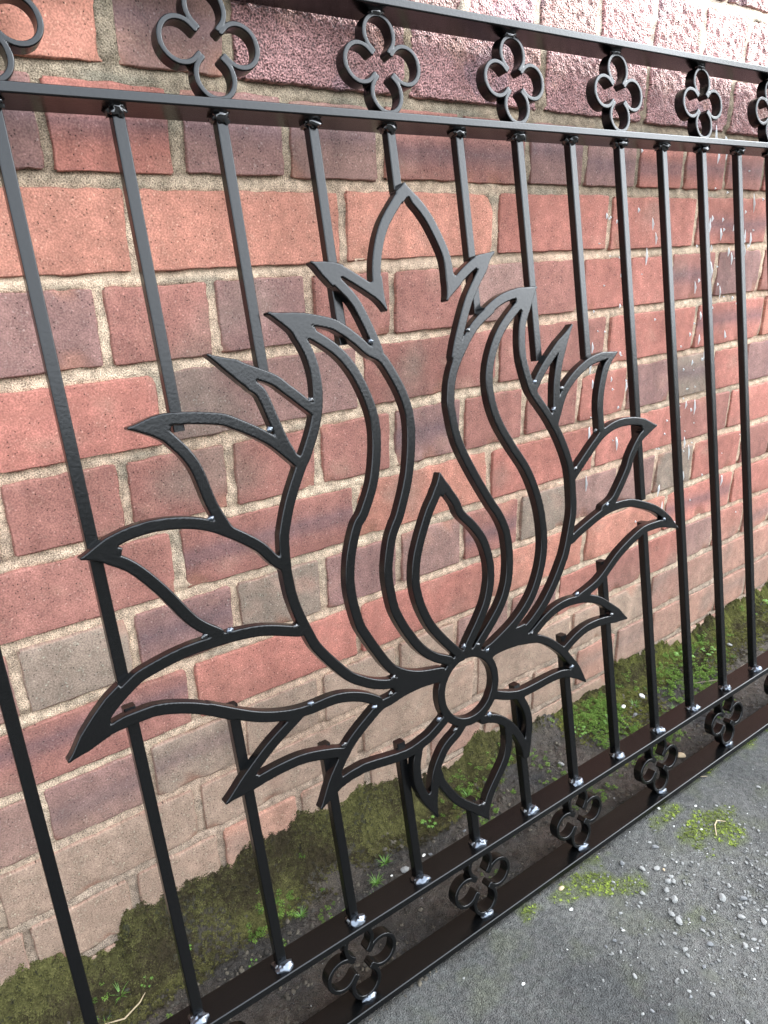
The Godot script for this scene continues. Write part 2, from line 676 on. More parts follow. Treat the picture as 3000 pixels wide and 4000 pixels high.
func build_wall() -> void:
	var wall := thing("brick_wall", "old red and brown brick wall in pale mortar behind the black gate", "wall", Vector3(0.5, 0, 0))
	var origin := Vector3(0.5, 0, 0)
	# mortar: one relief sheet, struck back under each brick, smeared a little over the arrises
	var x0 := -0.72
	var x1 := 1.42
	var y0 := -0.03
	var y1 := 1.34
	var cell := 0.0042
	var nx := int((x1 - x0) / cell)
	var ny := int((y1 - y0) / cell)
	var v := PackedVector3Array()
	var c := PackedColorArray()
	var uv := PackedVector2Array()
	for j in ny:
		var y := lerpf(y0, y1, float(j) / (ny - 1))
		var row := row_of(y)
		var under := BED0 - row * COURSE          # the bed joint below this row
		var js := joints_of(row)
		var at := 0
		var dy := y - under
		if dy > COURSE / 2:
			dy -= COURSE                            # now from the nearest bed's centre, + is up
		for i in nx:
			var x := lerpf(x0, x1, float(i) / (nx - 1))
			while at + 1 < js.size() and js[at + 1] < x:
				at += 1
			var dx := minf(absf(x - js[at]), absf(x - js[mini(at + 1, js.size() - 1)]))
			var sm := n_mid.get_noise_2d(x * 26.0, y * 26.0)
			var d := minf(absf(dy) - 0.0062, dx - 0.0058)
			var z := -0.0016 + 0.0012 * sm + 0.0010 * n_fine.get_noise_2d(x * 210.0, y * 210.0)
			if absf(dy) < 0.0075:
				z -= 0.0034 * clampf((dy + 0.001) / 0.006, 0.0, 1.0)
			z += 0.0026 * clampf(n_low.get_noise_2d(x * 9.0 + 30.0, y * 24.0) * 2.0, -0.4, 1.0)
			if row <= 0 and y > BED0 + 0.012:
				z += 0.0032
			if d > 0.0:
				z -= d * (0.35 + 0.3 * sm)
				if d > 0.006:
					z = -0.009
			v.append(Vector3(x, y, z) - origin)
			var col := lin(0.755, 0.665, 0.57)
			col = col.lerp(lin(0.75, 0.63, 0.54), clampf(0.5 + n_low.get_noise_2d(x * 3.0, y * 6.0 + 9.0), 0.0, 1.0))
			# lichen and soot on the upper beds, mud on the lower
			var dirt := clampf((y - 0.80) / 0.16 + 0.6 * n_low.get_noise_2d(x * 6.0, y * 20.0), 0.0, 1.0)
			if y > 1.05:
				dirt *= clampf((1.09 - y) / 0.03, 0.15, 1.0)
			col = col.lerp(lin(0.50, 0.46, 0.39), dirt * 0.75)
			if y > 1.05:
				col = col.lerp(lin(0.80, 0.73, 0.66), clampf((y - 1.05) / 0.03, 0.0, 0.8))
			var lich := clampf(n_mid.get_noise_2d(x * 13.0 + 5.0, y * 26.0) * 1.8 - 0.35, 0.0, 0.6)
			if dy > 0.0:
				lich *= 0.4
			col = col.lerp(lin(0.50, 0.48, 0.42), lich)
			var mud := clampf((0.30 - y + 0.1 * n_low.get_noise_2d(x * 5.0, y * 5.0)) / 0.22, 0.0, 1.0)
			col = col.lerp(lin(0.58, 0.515, 0.455), mud * 0.85)
			var run := 1.0 + 0.20 * n_low.get_noise_2d(x * 60.0, y * 5.0)
			col = Color(col.r * run, col.g * run, col.b * run)
			c.append(Color(col.r / 0.58, col.g / 0.58, col.b / 0.58))
			uv.append(Vector2(x, -y) * 3.0)
	part("mortar", grid_mesh(nx, ny, v, c, uv), M.mortar, wall)
	# the rest of the wall's core, behind the sheet and beyond it
	var core := BoxMesh.new()
	core.size = Vector3(5.2, 2.3, 0.22)
	var co := part("wall_core", core, M.core, wall)
	co.position = Vector3(0.7, 1.12, -0.1235) - origin
	# bricks: the ones that show largest are parts of their own
	var list := []
	for row in range(LOW_ROW, HIGH_ROW):
		var js := joints_of(row)
		var low := BED0 - row * COURSE
		for k in js.size() - 1:
			if js[k + 1] < -1.85 or js[k] > 3.2 or low + COURSE < 0.0:
				continue
			var mid := Vector2((js[k] + js[k + 1]) / 2, low + COURSE / 2)
			var far := absf(mid.x - 0.25) * 0.75 + absf(mid.y - 0.62)
			if row < -2:
				far += 0.6
			list.append([far, row, k])
	list.sort_custom(func(a, b): return a[0] < b[0])
	var st := SurfaceTool.new()
	st.begin(Mesh.PRIMITIVE_TRIANGLES)
	var str_ := SurfaceTool.new()
	str_.begin(Mesh.PRIMITIVE_TRIANGLES)
	for t in list.size():
		var row: int = list[t][1]
		var k: int = list[t][2]
		var js := joints_of(row)
		var low := BED0 - row * COURSE
		var a: float = js[k] + 0.0058
		var b: float = js[k + 1] - 0.0058
		var sd := (row + 20) * 97 + k
		var y_low := low + 0.0066
		var y_high := low + COURSE - 0.0066
		var centre := Vector3((a + b) / 2, (y_low + y_high) / 2, 0)
		var rough := is_rough(row, (a + b) / 2)
		var m := brick_mesh(a, b, y_low, y_high, row, sd, centre)
		if t < 296:
			var o := part("brick", m, M.rough_brick if rough else M.brick, wall)
			o.position = centre - origin
		else:
			(str_ if rough else st).append_from(m, 0, Transform3D(Basis(), centre - origin))
	var rest := part("brickwork", st.commit(), M.brick, wall)
	rest.set_meta("kind", "stuff")
	var rest2 := part("brickwork", str_.commit(), M.rough_brick, wall)
	rest2.set_meta("kind", "stuff")
	# white paint flicked over the right-hand bricks: runs and spots
	var sp := SurfaceTool.new()
	sp.begin(Mesh.PRIMITIVE_TRIANGLES)
	sp.set_smooth_group(-1)
	rng.seed = 11
	for k in 360:
		var x := 0.42 + absf(rng.randfn(0.33, 0.20))
		var y := clampf(rng.randfn(0.66, 0.17), 0.22, 0.98)
		if x > 1.35 or n_low.get_noise_2d(x * 9.0, y * 6.0) < -0.05:
			continue
		var big := rng.randf() < 0.09
		var ww := rng.randf_range(0.0007, 0.0016) * (1.9 if big else 1.0)
		var hh := ww * rng.randf_range(1.0, 3.0) * (4.5 if rng.randf() < 0.3 else 1.0)
		if big:
			hh = rng.randf_range(0.008, 0.022)
		splat(sp, Vector3(x, y, 0.0042) - origin, ww, hh, rng.randf_range(-0.25, 0.05), big)
	sp.generate_normals()
	var pp := part("paint_spatter", sp.commit(), M.white_paint, wall)
	pp.set_meta("kind", "stuff")

func splat(st: SurfaceTool, at: Vector3, w: float, h: float, lean: float, drop: bool) -> void:
	# a low blister of dried paint, a run that is heavier at its top
	var n := 9
	var top := at + Vector3(0, 0, 0.0012)
	for k in n:
		var p := []
		for q in [k, k + 1]:
			var an: float = TAU * q / n
			var x: float = cos(an) * w
			var y: float = sin(an) * h
			if drop:
				x *= 0.35 + 0.65 * clampf(sin(an), -0.2, 1.0) + 0.25
			x += y * lean
			p.append(at + Vector3(x, y, -0.0022))
		st.add_vertex(top)
		st.add_vertex(p[1])
		st.add_vertex(p[0])

# ---------------------------------------------------------------- the ground
func moss_line(x: float) -> float:
	# how high soil and moss have grown up the foot of the wall
	var pts := [-1.2, 0.07, -0.53, 0.078, -0.48, 0.086, -0.44, 0.040, -0.405, 0.044, -0.385, 0.088, -0.335, 0.082, -0.25, 0.078, -0.2, 0.088, -0.13, 0.092, -0.06, 0.083, -0.01, 0.082, 0.05, 0.05, 0.12, 0.03, 0.17, 0.035, 0.2, 0.07, 0.24, 0.045,
		0.35, 0.022, 0.49, 0.018, 0.55, 0.012, 0.585, 0.062, 0.63, 0.05, 0.71, 0.036, 0.8, 0.014, 0.93, 0.04, 1.05, 0.038, 1.3, 0.03, 2.4, 0.03, 4.0, 0.03]
	var y := 0.05
	for k in range(0, pts.size() - 2, 2):
		if x >= pts[k] and x <= pts[k + 2]:
			y = lerpf(pts[k + 1], pts[k + 3], smoothstep(0.0, 1.0, (x - pts[k]) / (pts[k + 2] - pts[k])))
	return y + 0.016 * n_mid.get_noise_2d(x * 34.0, 3.0) + 0.007 * n_fine.get_noise_2d(x * 120.0, 8.0)

func bank_foot(x: float) -> float:
	return 0.072 + 0.022 * n_low.get_noise_2d(x * 6.0, 50.0)

func ground_y(x: float, z: float) -> float:
	var y := 0.0055 * clampf(x, -2.0, 3.0)
	if z < 1.6 and absf(x - 0.4) < 2.4:
		y += 0.0016 * n_mid.get_noise_2d(x * 12.0, z * 12.0)
		var soil := 1.0 - smoothstep(0.16, 0.25, z)
		y += (0.0008 + 0.0022 * soil) * n_fine.get_noise_2d(x * 55.0, z * 55.0)
		y += (0.0007 + 0.0016 * soil) * n_fine.get_noise_2d(x * 150.0, z * 150.0)
		y -= 0.004 * soil
	var f := bank_foot(x)
	if z < f:
		var t := 1.0 - z / f
		y += moss_line(x) * t * t * (0.10 + 0.90 * t * t)
	return y

func moss_amount(x: float, z: float) -> float:
	# 0 to 1: growth on the bank by the wall and in the patches in front of the gate
	var m := 0.0
	var f := bank_foot(x)
	var bank := 1.0 - smoothstep(f * 0.55, f * 1.5, z)
	m = bank * clampf(0.72 + 1.2 * n_low.get_noise_2d(x * 9.0, z * 12.0), 0.0, 1.0)
	if x > 0.3:
		m = maxf(m, (1.0 - smoothstep(0.15, 0.25, z)) * clampf(0.55 + 1.1 * n_low.get_noise_2d(x * 7.0 + 9.0, z * 7.0), 0.0, 1.0) * smoothstep(0.3, 0.5, x))
	for p in [[0.375, 0.315, 0.055, 0.040, 1.0], [0.405, 0.330, 0.035, 0.035, 1.2], [0.36, 0.275, 0.05, 0.02, 0.9], [0.165, 0.280, 0.055, 0.032, 0.85], [0.20, 0.305, 0.04, 0.028, 0.7], [0.12, 0.262, 0.035, 0.016, 0.7], [0.06, 0.258, 0.028, 0.014, 0.6],
			[0.225, 0.40, 0.025, 0.025, 0.5], [0.45, 0.24, 0.10, 0.018, 0.7], [0.6, 0.25, 0.14, 0.02, 0.75], [0.0, 0.30, 0.05, 0.02, 0.3], [-0.1, 0.27, 0.08, 0.02, 0.35], [0.27, 0.35, 0.03, 0.02, 0.4]]:
		var q := Vector2((x - p[0]) / p[2], (z - p[1]) / p[3]).length()
		var a: float = p[4] * (1.25 - q + 0.9 * n_mid.get_noise_2d(x * 40.0, z * 40.0))
		m = maxf(m, clampf(a, 0.0, 1.0))
	return m

func ground_colour(x: float, z: float) -> Color:
	var n := n_low.get_noise_2d(x * 4.0, z * 4.0)
	var n2 := n_mid.get_noise_2d(x * 14.0, z * 14.0)
	var conc := lin(0.235, 0.233, 0.224).lerp(lin(0.34, 0.334, 0.318), clampf(0.5 + n + 0.4 * n2, 0.0, 1.0))
	var soil := lin(0.265, 0.235, 0.205).lerp(lin(0.20, 0.185, 0.17), clampf(0.5 + 1.4 * n2, 0.0, 1.0))
	var wet := clampf(n_low.get_noise_2d(x * 9.0 + 40.0, z * 12.0) * 2.6 - 0.55, 0.0, 1.0)
	var k := smoothstep(0.19, 0.265, z + 0.03 * n2)
	soil = soil.lerp(lin(0.165, 0.168, 0.175), wet * 0.8)
	var col := soil.lerp(conc, k)
	var green := n_mid.get_noise_2d(x * 22.0 + 7.0, z * 22.0)
	col = col.lerp(lin(0.28, 0.29, 0.20), clampf(green * 0.9 - 0.15, 0.0, 0.35) * k)
	var m := moss_amount(x, z)
	var mossy := lin(0.20, 0.18, 0.13).lerp(lin(0.235, 0.23, 0.14), clampf(0.5 + n_mid.get_noise_2d(x * 18.0, z * 18.0), 0.0, 1.0))
	if z > 0.2:
		mossy = lin(0.29, 0.31, 0.19)
	return col.lerp(mossy, smoothstep(0.25, 0.7, m) * 0.85)

func build_ground() -> void:
	var xs := PackedFloat32Array()
	var zs := PackedFloat32Array()
	for x in [-60.0, -30.0, -12.0, -5.0, -2.5, -1.6, -1.2]:
		xs.append(x)
	var x := -0.95
	while x < 1.62:
		xs.append(x)
		x += 0.0055
	for q in [1.7, 1.9, 2.3, 3.0, 5.0, 12.0, 30.0, 60.0]:
		xs.append(q)
	var z := 0.0015
	while z < 0.09:
		zs.append(z)
		z += 0.0032
	while z < 0.82:
		zs.append(z)
		z += 0.0055
	for q in [0.95, 1.2, 1.6, 2.4, 4.0, 8.0, 16.0, 32.0, 60.0]:
		zs.append(q)
	var v := PackedVector3Array()
	var c := PackedColorArray()
	var uv := PackedVector2Array()
	for j in range(zs.size() - 1, -1, -1):
		for i in xs.size():
			v.append(Vector3(xs[i], ground_y(xs[i], zs[j]), zs[j]))
			var col := ground_colour(xs[i], zs[j])
			c.append(Color(col.r / 0.58, col.g / 0.58, col.b / 0.58))
			uv.append(Vector2(xs[i], zs[j]) * 3.4)
	var g := part("ground", grid_mesh(xs.size(), zs.size(), v, c, uv), M.ground, self)
	g.set_meta("kind", "structure")

func tuft_mesh(blades: int, height: float, width: float, seed_: int) -> ArrayMesh:
	var r := RandomNumberGenerator.new()
	r.seed = seed_
	var st := SurfaceTool.new()
	st.begin(Mesh.PRIMITIVE_TRIANGLES)
	st.set_smooth_group(-1)
	for k in blades:
		var an := TAU * (k + r.randf_range(-0.3, 0.3)) / blades
		var d := Vector3(cos(an), 0, sin(an))
		var s := Vector3(-sin(an), 0, cos(an)) * width * 0.5
		var l := height * r.randf_range(0.6, 1.1)
		var up := r.randf_range(0.4, 1.0)
		var mid := d * l * 0.5 + Vector3(0, l * up * 0.6, 0)
		var tip := d * l * 0.95 + Vector3(0, l * up * 0.7, 0)
		for q in [-s * 0.5, mid - s, s * 0.5, s * 0.5, mid - s, mid + s, mid - s, tip, mid + s]:
			st.add_vertex(q)
	st.generate_normals()
	return st.commit()

func build_moss() -> void:
	rng.seed = 5
	var places := [[], []]
	for k in 210000:
		var x := rng.randf_range(-0.62, 1.36)
		var near := rng.randf() < 0.62
		var z := rng.randf_range(0.001, 0.21) if near else rng.randf_range(0.21, 0.47)
		if near and rng.randf() < 0.5:
			z *= rng.randf()
		var m := moss_amount(x, z)
		if rng.randf() > smoothstep(0.25 if z < 0.21 else 0.35, 0.95 if z < 0.21 else 1.35, m):
			continue
		places[0 if z < 0.21 else 1].append([x, z, m])
	for s in 2:
		var list: Array = places[s]
		var mm := MultiMesh.new()
		mm.transform_format = MultiMesh.TRANSFORM_3D
		mm.use_colors = true
		mm.mesh = tuft_mesh(6, 0.0040 if s == 0 else 0.0026, 0.0014 if s == 0 else 0.0013, 3 + s)
		mm.instance_count = list.size()
		for k in list.size():
			var x: float = list[k][0]
			var z: float = list[k][1]
			var y := ground_y(x, z)
			var up := Vector3(ground_y(x - 0.004, z) - ground_y(x + 0.004, z), 0.008, ground_y(x, maxf(z - 0.004, 0.001)) - ground_y(x, z + 0.004)).normalized()
			var t := Basis(Quaternion(Vector3.UP, up)) * Basis(Vector3.UP, rng.randf() * TAU)
			t = t.scaled(Vector3.ONE * rng.randf_range(0.55, 1.25))
			mm.set_instance_transform(k, Transform3D(t, Vector3(x, y - 0.0003, z)))
			var g := clampf(0.45 + 1.1 * n_mid.get_noise_2d(x * 16.0, z * 30.0) + rng.randf_range(-0.5, 0.5), 0.0, 1.0)
			var c := lin(0.20, 0.175, 0.125).lerp(lin(0.325, 0.315, 0.185), g)
			if s == 0 and x > 0.35:
				c = c.lerp(lin(0.40, 0.42, 0.17), 0.4 * g)
			if s == 1:
				c = lin(0.31, 0.335, 0.18).lerp(lin(0.46, 0.51, 0.22), g)
			var q := rng.randf_range(0.65, 1.5)
			mm.set_instance_color(k, Color(c.r * q, c.g * q, c.b * q))
		var o := MultiMeshInstance3D.new()
		o.name = numbered("moss")
		o.multimesh = mm
		o.material_override = M.moss
		add_child(o, true)
		tag(o, ["brown and olive moss creeping up the foot of the brick wall", "bright yellow-green moss in patches on the concrete before the gate"][s], "moss")
		o.set_meta("kind", "stuff")

# ---------------------------------------------------------------- small plants, stones, twigs
func sprig(called: String, label: String, x: float, z: float, size: float, leaves: int, seed_: int, m: Material, broad: bool) -> void:
	var r := RandomNumberGenerator.new()
	r.seed = seed_
	var t := thing(called, label, "weed" if broad else "grass", Vector3(x, ground_y(x, z) - 0.001, z), "small green plants growing from the moss")
	var st := SurfaceTool.new()
	st.begin(Mesh.PRIMITIVE_TRIANGLES)
	st.set_smooth_group(-1)
	var stem := SurfaceTool.new()
	stem.begin(Mesh.PRIMITIVE_TRIANGLES)
	stem.set_smooth_group(-1)
	for k in leaves:
		var an := TAU * k * 0.382 + r.randf_range(-0.3, 0.3)
		var d := Vector3(cos(an), 0, sin(an))
		var s := Vector3(-sin(an), 0, cos(an))
		var l := size * r.randf_range(0.6, 1.15)
		if broad:
			var up := r.randf_range(0.3, 0.9)
			var base := Vector3(0, 0, 0)
			var a := d * l * 0.5 + Vector3(0, l * up, 0)
			var w := l * 0.24
			for q in [base - s * 0.0004, a, base + s * 0.0004]:
				stem.add_vertex(q)
			var lobes := 5
			var c := a + d * l * 0.2
			for j in lobes:                                # a lobed leaf
				var b0 := TAU * j / lobes
				var b1 := TAU * (j + 0.5) / lobes
				var b2 := TAU * (j + 1.0) / lobes
				var o0 := c + (d * cos(b0) + s * sin(b0)) * w * 0.6
				var o1 := c + (d * cos(b1) + s * sin(b1)) * w * 1.15 - Vector3(0, w * 0.2, 0)
				var o2 := c + (d * cos(b2) + s * sin(b2)) * w * 0.6
				for q in [c + Vector3(0, w * 0.12, 0), o0, o1, c + Vector3(0, w * 0.12, 0), o1, o2]:
					st.add_vertex(q)
		else:
			var w := size * 0.045
			var up := r.randf_range(0.5, 1.3)
			var prev := Vector3.ZERO
			for j in 4:
				var u := (j + 1) / 4.0
				var p := d * l * u * 0.8 + Vector3(0, l * up * (u - 0.45 * u * u), 0)
				var wa := s * w * (1.0 - j / 4.2)
				var wb := s * w * (1.0 - (j + 1) / 4.2)
				for q in [prev - wa, p - wb, prev + wa, prev + wa, p - wb, p + wb]:
					st.add_vertex(q)
				prev = p
	st.generate_normals()
	part("leaves", st.commit(), m, t)
	if broad:
		stem.generate_normals()
		part("stem", stem.commit(), m, t)

func twig(label: String, pts: Array, r: float, m: Material, category := "twig") -> void:
	var p := PackedVector3Array()
	for q in pts:
		p.append(Vector3(q[0], ground_y(q[0], q[1]) + r * 0.9 + q[2], q[1]))
	var v := PackedVector3Array()
	var n := 7
	for j in p.size():
		var d := (p[mini(j + 1, p.size() - 1)] - p[maxi(j - 1, 0)]).normalized()
		var a := d.cross(Vector3.UP).normalized()
		var b := a.cross(d)
		var rr := r * (1.0 - 0.5 * j / p.size()) * (0.85 + 0.3 * hash2(j, int(r * 1e6)))
		if j == 0 or j == p.size() - 1:
			rr *= 0.5
		for i in n + 1:
			var an := TAU * i / n
			v.append(p[j] + (a * cos(an) + b * sin(an)) * rr)
	var o := part(numbered("twig"), grid_mesh(n + 1, p.size(), v, PackedColorArray(), PackedVector2Array()), m, self)
	tag(o, label, category)

func build_litter() -> void:
	# stones large enough to pick out, then loose grit
	var list := PEBBLES
	rng.seed = 21
	var shapes := []
	for k in 6:
		shapes.append(stone(Vector3(1.15, 0.5, 0.75), 100 + k))
	for k in list.size():
		var q: Array = list[k]
		var o := part(numbered("pebble"), shapes[k % 6], [M.pebble, M.pebble_dark, M.pebble_white, M.straw][q[3]], self)
		var s: float = q[2] * 0.001
		o.transform = Transform3D(Basis(Vector3.UP, rng.randf() * TAU).scaled(Vector3.ONE * s), Vector3(q[0], ground_y(q[0], q[1]) + s * 0.35, q[1]))
		tag(o, q[4], "pebble", "loose pale stones on the concrete")
	for s in 2:
		var places := []
		for k in 9000:
			var x := rng.randf_range(-0.6, 1.3)
			var z := rng.randf_range(0.08, 0.62)
			if s == 0:
				x = rng.randfn(0.31, 0.11)
				z = rng.randfn(0.42, 0.07)
			if z < 0.09 or z > 0.7 or rng.randf() > (0.16 if s == 0 else 0.10):
				continue
			places.append(Vector2(x, z))
		var mm := MultiMesh.new()
		mm.transform_format = MultiMesh.TRANSFORM_3D
		mm.use_colors = true
		mm.mesh = shapes[s]
		mm.instance_count = places.size()
		for k in places.size():
			var p: Vector2 = places[k]
			var sz := 0.0006 + 0.0016 * pow(rng.randf(), 4.0)
			if s == 0:
				sz = 0.0008 + 0.0024 * pow(rng.randf(), 3.0)
			mm.set_instance_transform(k, Transform3D(Basis(Vector3.UP, rng.randf() * TAU).scaled(Vector3.ONE * sz), Vector3(p.x, ground_y(p.x, p.y) + sz * 0.3, p.y)))
			var g := rng.randf_range(0.28, 0.52)
			if rng.randf() < 0.05:
				g = 0.7
			mm.set_instance_color(k, lin(g, g * 0.99, g * 0.96))
		var o := MultiMeshInstance3D.new()
		o.name = numbered("gravel")
		o.multimesh = mm
		o.material_override = M.grit
		add_child(o, true)
		tag(o, ["loose grey grit scattered between the pale stones", "fine sand and grit strewn over the concrete"][s], "grit")
		o.set_meta("kind", "stuff")
	var crumbs := []
	for k in 9000:
		var x := rng.randf_range(-0.6, 1.3)
		var z := rng.randf_range(0.035, 0.25)
		if n_mid.get_noise_2d(x * 20.0, z * 20.0) > -0.12:
			crumbs.append(Vector2(x, z))
	var cm := MultiMesh.new()
	cm.transform_format = MultiMesh.TRANSFORM_3D
	cm.use_colors = true
	cm.mesh = shapes[4]
	cm.instance_count = crumbs.size()
	for k in crumbs.size():
		var p: Vector2 = crumbs[k]
		var sz := 0.0011 + 0.0034 * pow(rng.randf(), 3.0)
		cm.set_instance_transform(k, Transform3D(Basis(Vector3.UP, rng.randf() * TAU).scaled(Vector3.ONE * sz), Vector3(p.x, ground_y(p.x, p.y) + sz * 0.15, p.y)))
		cm.set_instance_color(k, lin(0.19, 0.17, 0.145).lerp(lin(0.36, 0.33, 0.28), pow(rng.randf(), 2.0)))
	var co := MultiMeshInstance3D.new()
	co.name = numbered("soil_crumbs")
	co.multimesh = cm
	co.material_override = M.grit
	add_child(co, true)
	tag(co, "dark crumbly soil in the strip between gate and wall", "soil")
	co.set_meta("kind", "stuff")
	twig("pale dry twig lying across the bright green moss patch", [[0.372, 0.340, 0.001], [0.387, 0.328, 0.003], [0.398, 0.325, 0.003], [0.409, 0.333, 0.001]], 0.0011, M.straw)
	twig("long straight straw on the concrete beyond the brightest moss", [[0.430, 0.232, 0.001], [0.455, 0.247, 0.002], [0.477, 0.262, 0.001]], 0.0010, M.straw)
	twig("short forked straw beside the long straight straw", [[0.474, 0.238, 0.001], [0.486, 0.246, 0.002], [0.499, 0.250, 0.001]], 0.0008, M.straw)
	twig("dark bare twig on the soil behind the right-hand bars", [[0.70, 0.10, 0.002], [0.76, 0.13, 0.004], [0.84, 0.125, 0.002]], 0.0018, M.twig)
	twig("thin grey stalk lying on the moss right of the middle foot", [[0.19, 0.135, 0.002], [0.235, 0.120, 0.004], [0.29, 0.13, 0.002]], 0.0013, M.twig)
	twig("curled brown stalk on the dark soil below the left bars", [[-0.44, 0.062, 0.001], [-0.42, 0.07, 0.004], [-0.40, 0.066, 0.006], [-0.39, 0.055, 0.003]], 0.0012, M.straw)
	var leaf: Material = M.leaf
	var names := [["spiky grass tuft at the wall foot between the two leftmost bars", -0.415, 0.040, 0.017, 16, 0], ["small grass tuft on the moss left of the leftmost weld", -0.44, 0.060, 0.012, 10, 0],
		["thick bright grass tuft left of the third foot from the left", -0.185, 0.075, 0.016, 22, 0], ["broad-leaved seedling beside the spiky tuft by the left bars", -0.385, 0.045, 0.009, 5, 1],
		["bright grass clump in front of the middle foot of the wall", -0.075, 0.095, 0.018, 26, 0], ["second bright grass clump close beside the middle clump", -0.045, 0.075, 0.017, 24, 0], ["lower leafy clump under the big middle grass clump", -0.09, 0.115, 0.014, 18, 0],
		["tiny grass tuft on bare soil left of the fourth foot", -0.235, 0.105, 0.009, 9, 0], ["two-leaved seedling on the soil near the second foot", -0.27, 0.10, 0.008, 4, 1],
		["grass tuft seen through the petal under the ring", 0.20, 0.03, 0.014, 18, 0], ["yellowish clump seen inside the lowest petal", 0.14, 0.05, 0.017, 22, 0],
		["leafy green clump behind the first bar right of the flower", 0.40, 0.06, 0.016, 9, 1], ["white-flecked green clump behind the second bar right of the flower", 0.47, 0.075, 0.017, 11, 1], ["dense grass behind the third bar right of the flower", 0.55, 0.07, 0.018, 24, 0],
		["tall thin weed against the wall behind the right bars", 0.76, 0.035, 0.024, 9, 1], ["low leafy weed right of the tall thin weed", 0.83, 0.05, 0.018, 10, 1], ["fresh green weed at the wall foot at far right", 1.11, 0.05, 0.030, 12, 1], ["grass tuft at the front of the mossy strip near the right feet", 0.60, 0.12, 0.016, 18, 0],
		["dark leafy weed in the moss left of the lowest petal", 0.05, 0.06, 0.013, 8, 1], ["small weed on the moss below the leftmost long leaf", -0.33, 0.035, 0.010, 5, 1]]
	for k in names.size():
		var q: Array = names[k]
		sprig("weed" if q[5] == 1 else "grass_tuft", q[0], q[1], q[2], q[3], q[4], 300 + k, leaf, q[5] == 1)

func build_cover() -> void:
	# low leafy growth: chickweed and young grass, too dense to count
	rng.seed = 77
	var list := []
	for k in 16000:
		var x := rng.randf_range(0.30, 1.05) if rng.randf() < 0.7 else rng.randf_range(-0.45, 0.30)
		var z := rng.randf_range(0.012, 0.19)
		var n := n_low.get_noise_2d(x * 11.0 + 3.0, z * 14.0) + 0.35 * n_mid.get_noise_2d(x * 30.0, z * 30.0)
		if n + rng.randf_range(-0.35, 0.35) < (0.24 if x > 0.30 else 0.42) or rng.randf() > 0.6:
			continue
		list.append(Vector2(x, z))
	var r := RandomNumberGenerator.new()
	r.seed = 78
	var st := SurfaceTool.new()
	st.begin(Mesh.PRIMITIVE_TRIANGLES)
	st.set_smooth_group(-1)
	for k in 9:
		var an := TAU * k * 0.382
		var d := Vector3(cos(an), 0, sin(an))
		var s := Vector3(-sin(an), 0, cos(an)) * 0.0011
		var h := 0.002 + 0.006 * r.randf()
		var a := d * 0.0015 + Vector3(0, h, 0)
		var m := a + d * 0.002 + Vector3(0, 0.0008, 0)
		var e := a + d * 0.0042 - Vector3(0, 0.0004, 0)
		for q in [a, m - s, m + s, m - s, e, m + s, Vector3.ZERO, a - s * 0.2, a + s * 0.2]:
			st.add_vertex(q)
	st.generate_normals()
	var mm := MultiMesh.new()
	mm.transform_format = MultiMesh.TRANSFORM_3D
	mm.use_colors = true
	mm.mesh = st.commit()
	mm.instance_count = list.size()
	for k in list.size():
		var p: Vector2 = list[k]
		mm.set_instance_transform(k, Transform3D(Basis(Vector3.UP, rng.randf() * TAU).scaled(Vector3.ONE * rng.randf_range(0.4, 1.0)), Vector3(p.x, ground_y(p.x, p.y), p.y)))
		mm.set_instance_color(k, lin(0.27, 0.36, 0.15).lerp(lin(0.42, 0.52, 0.24), rng.randf()))
	var o := MultiMeshInstance3D.new()
	o.name = numbered("undergrowth")
	o.multimesh = mm
	o.material_override = M.moss
	add_child(o, true)
	tag(o, "low bright green chickweed and young grass between the gate and the wall", "ground cover")
	o.set_meta("kind", "stuff")

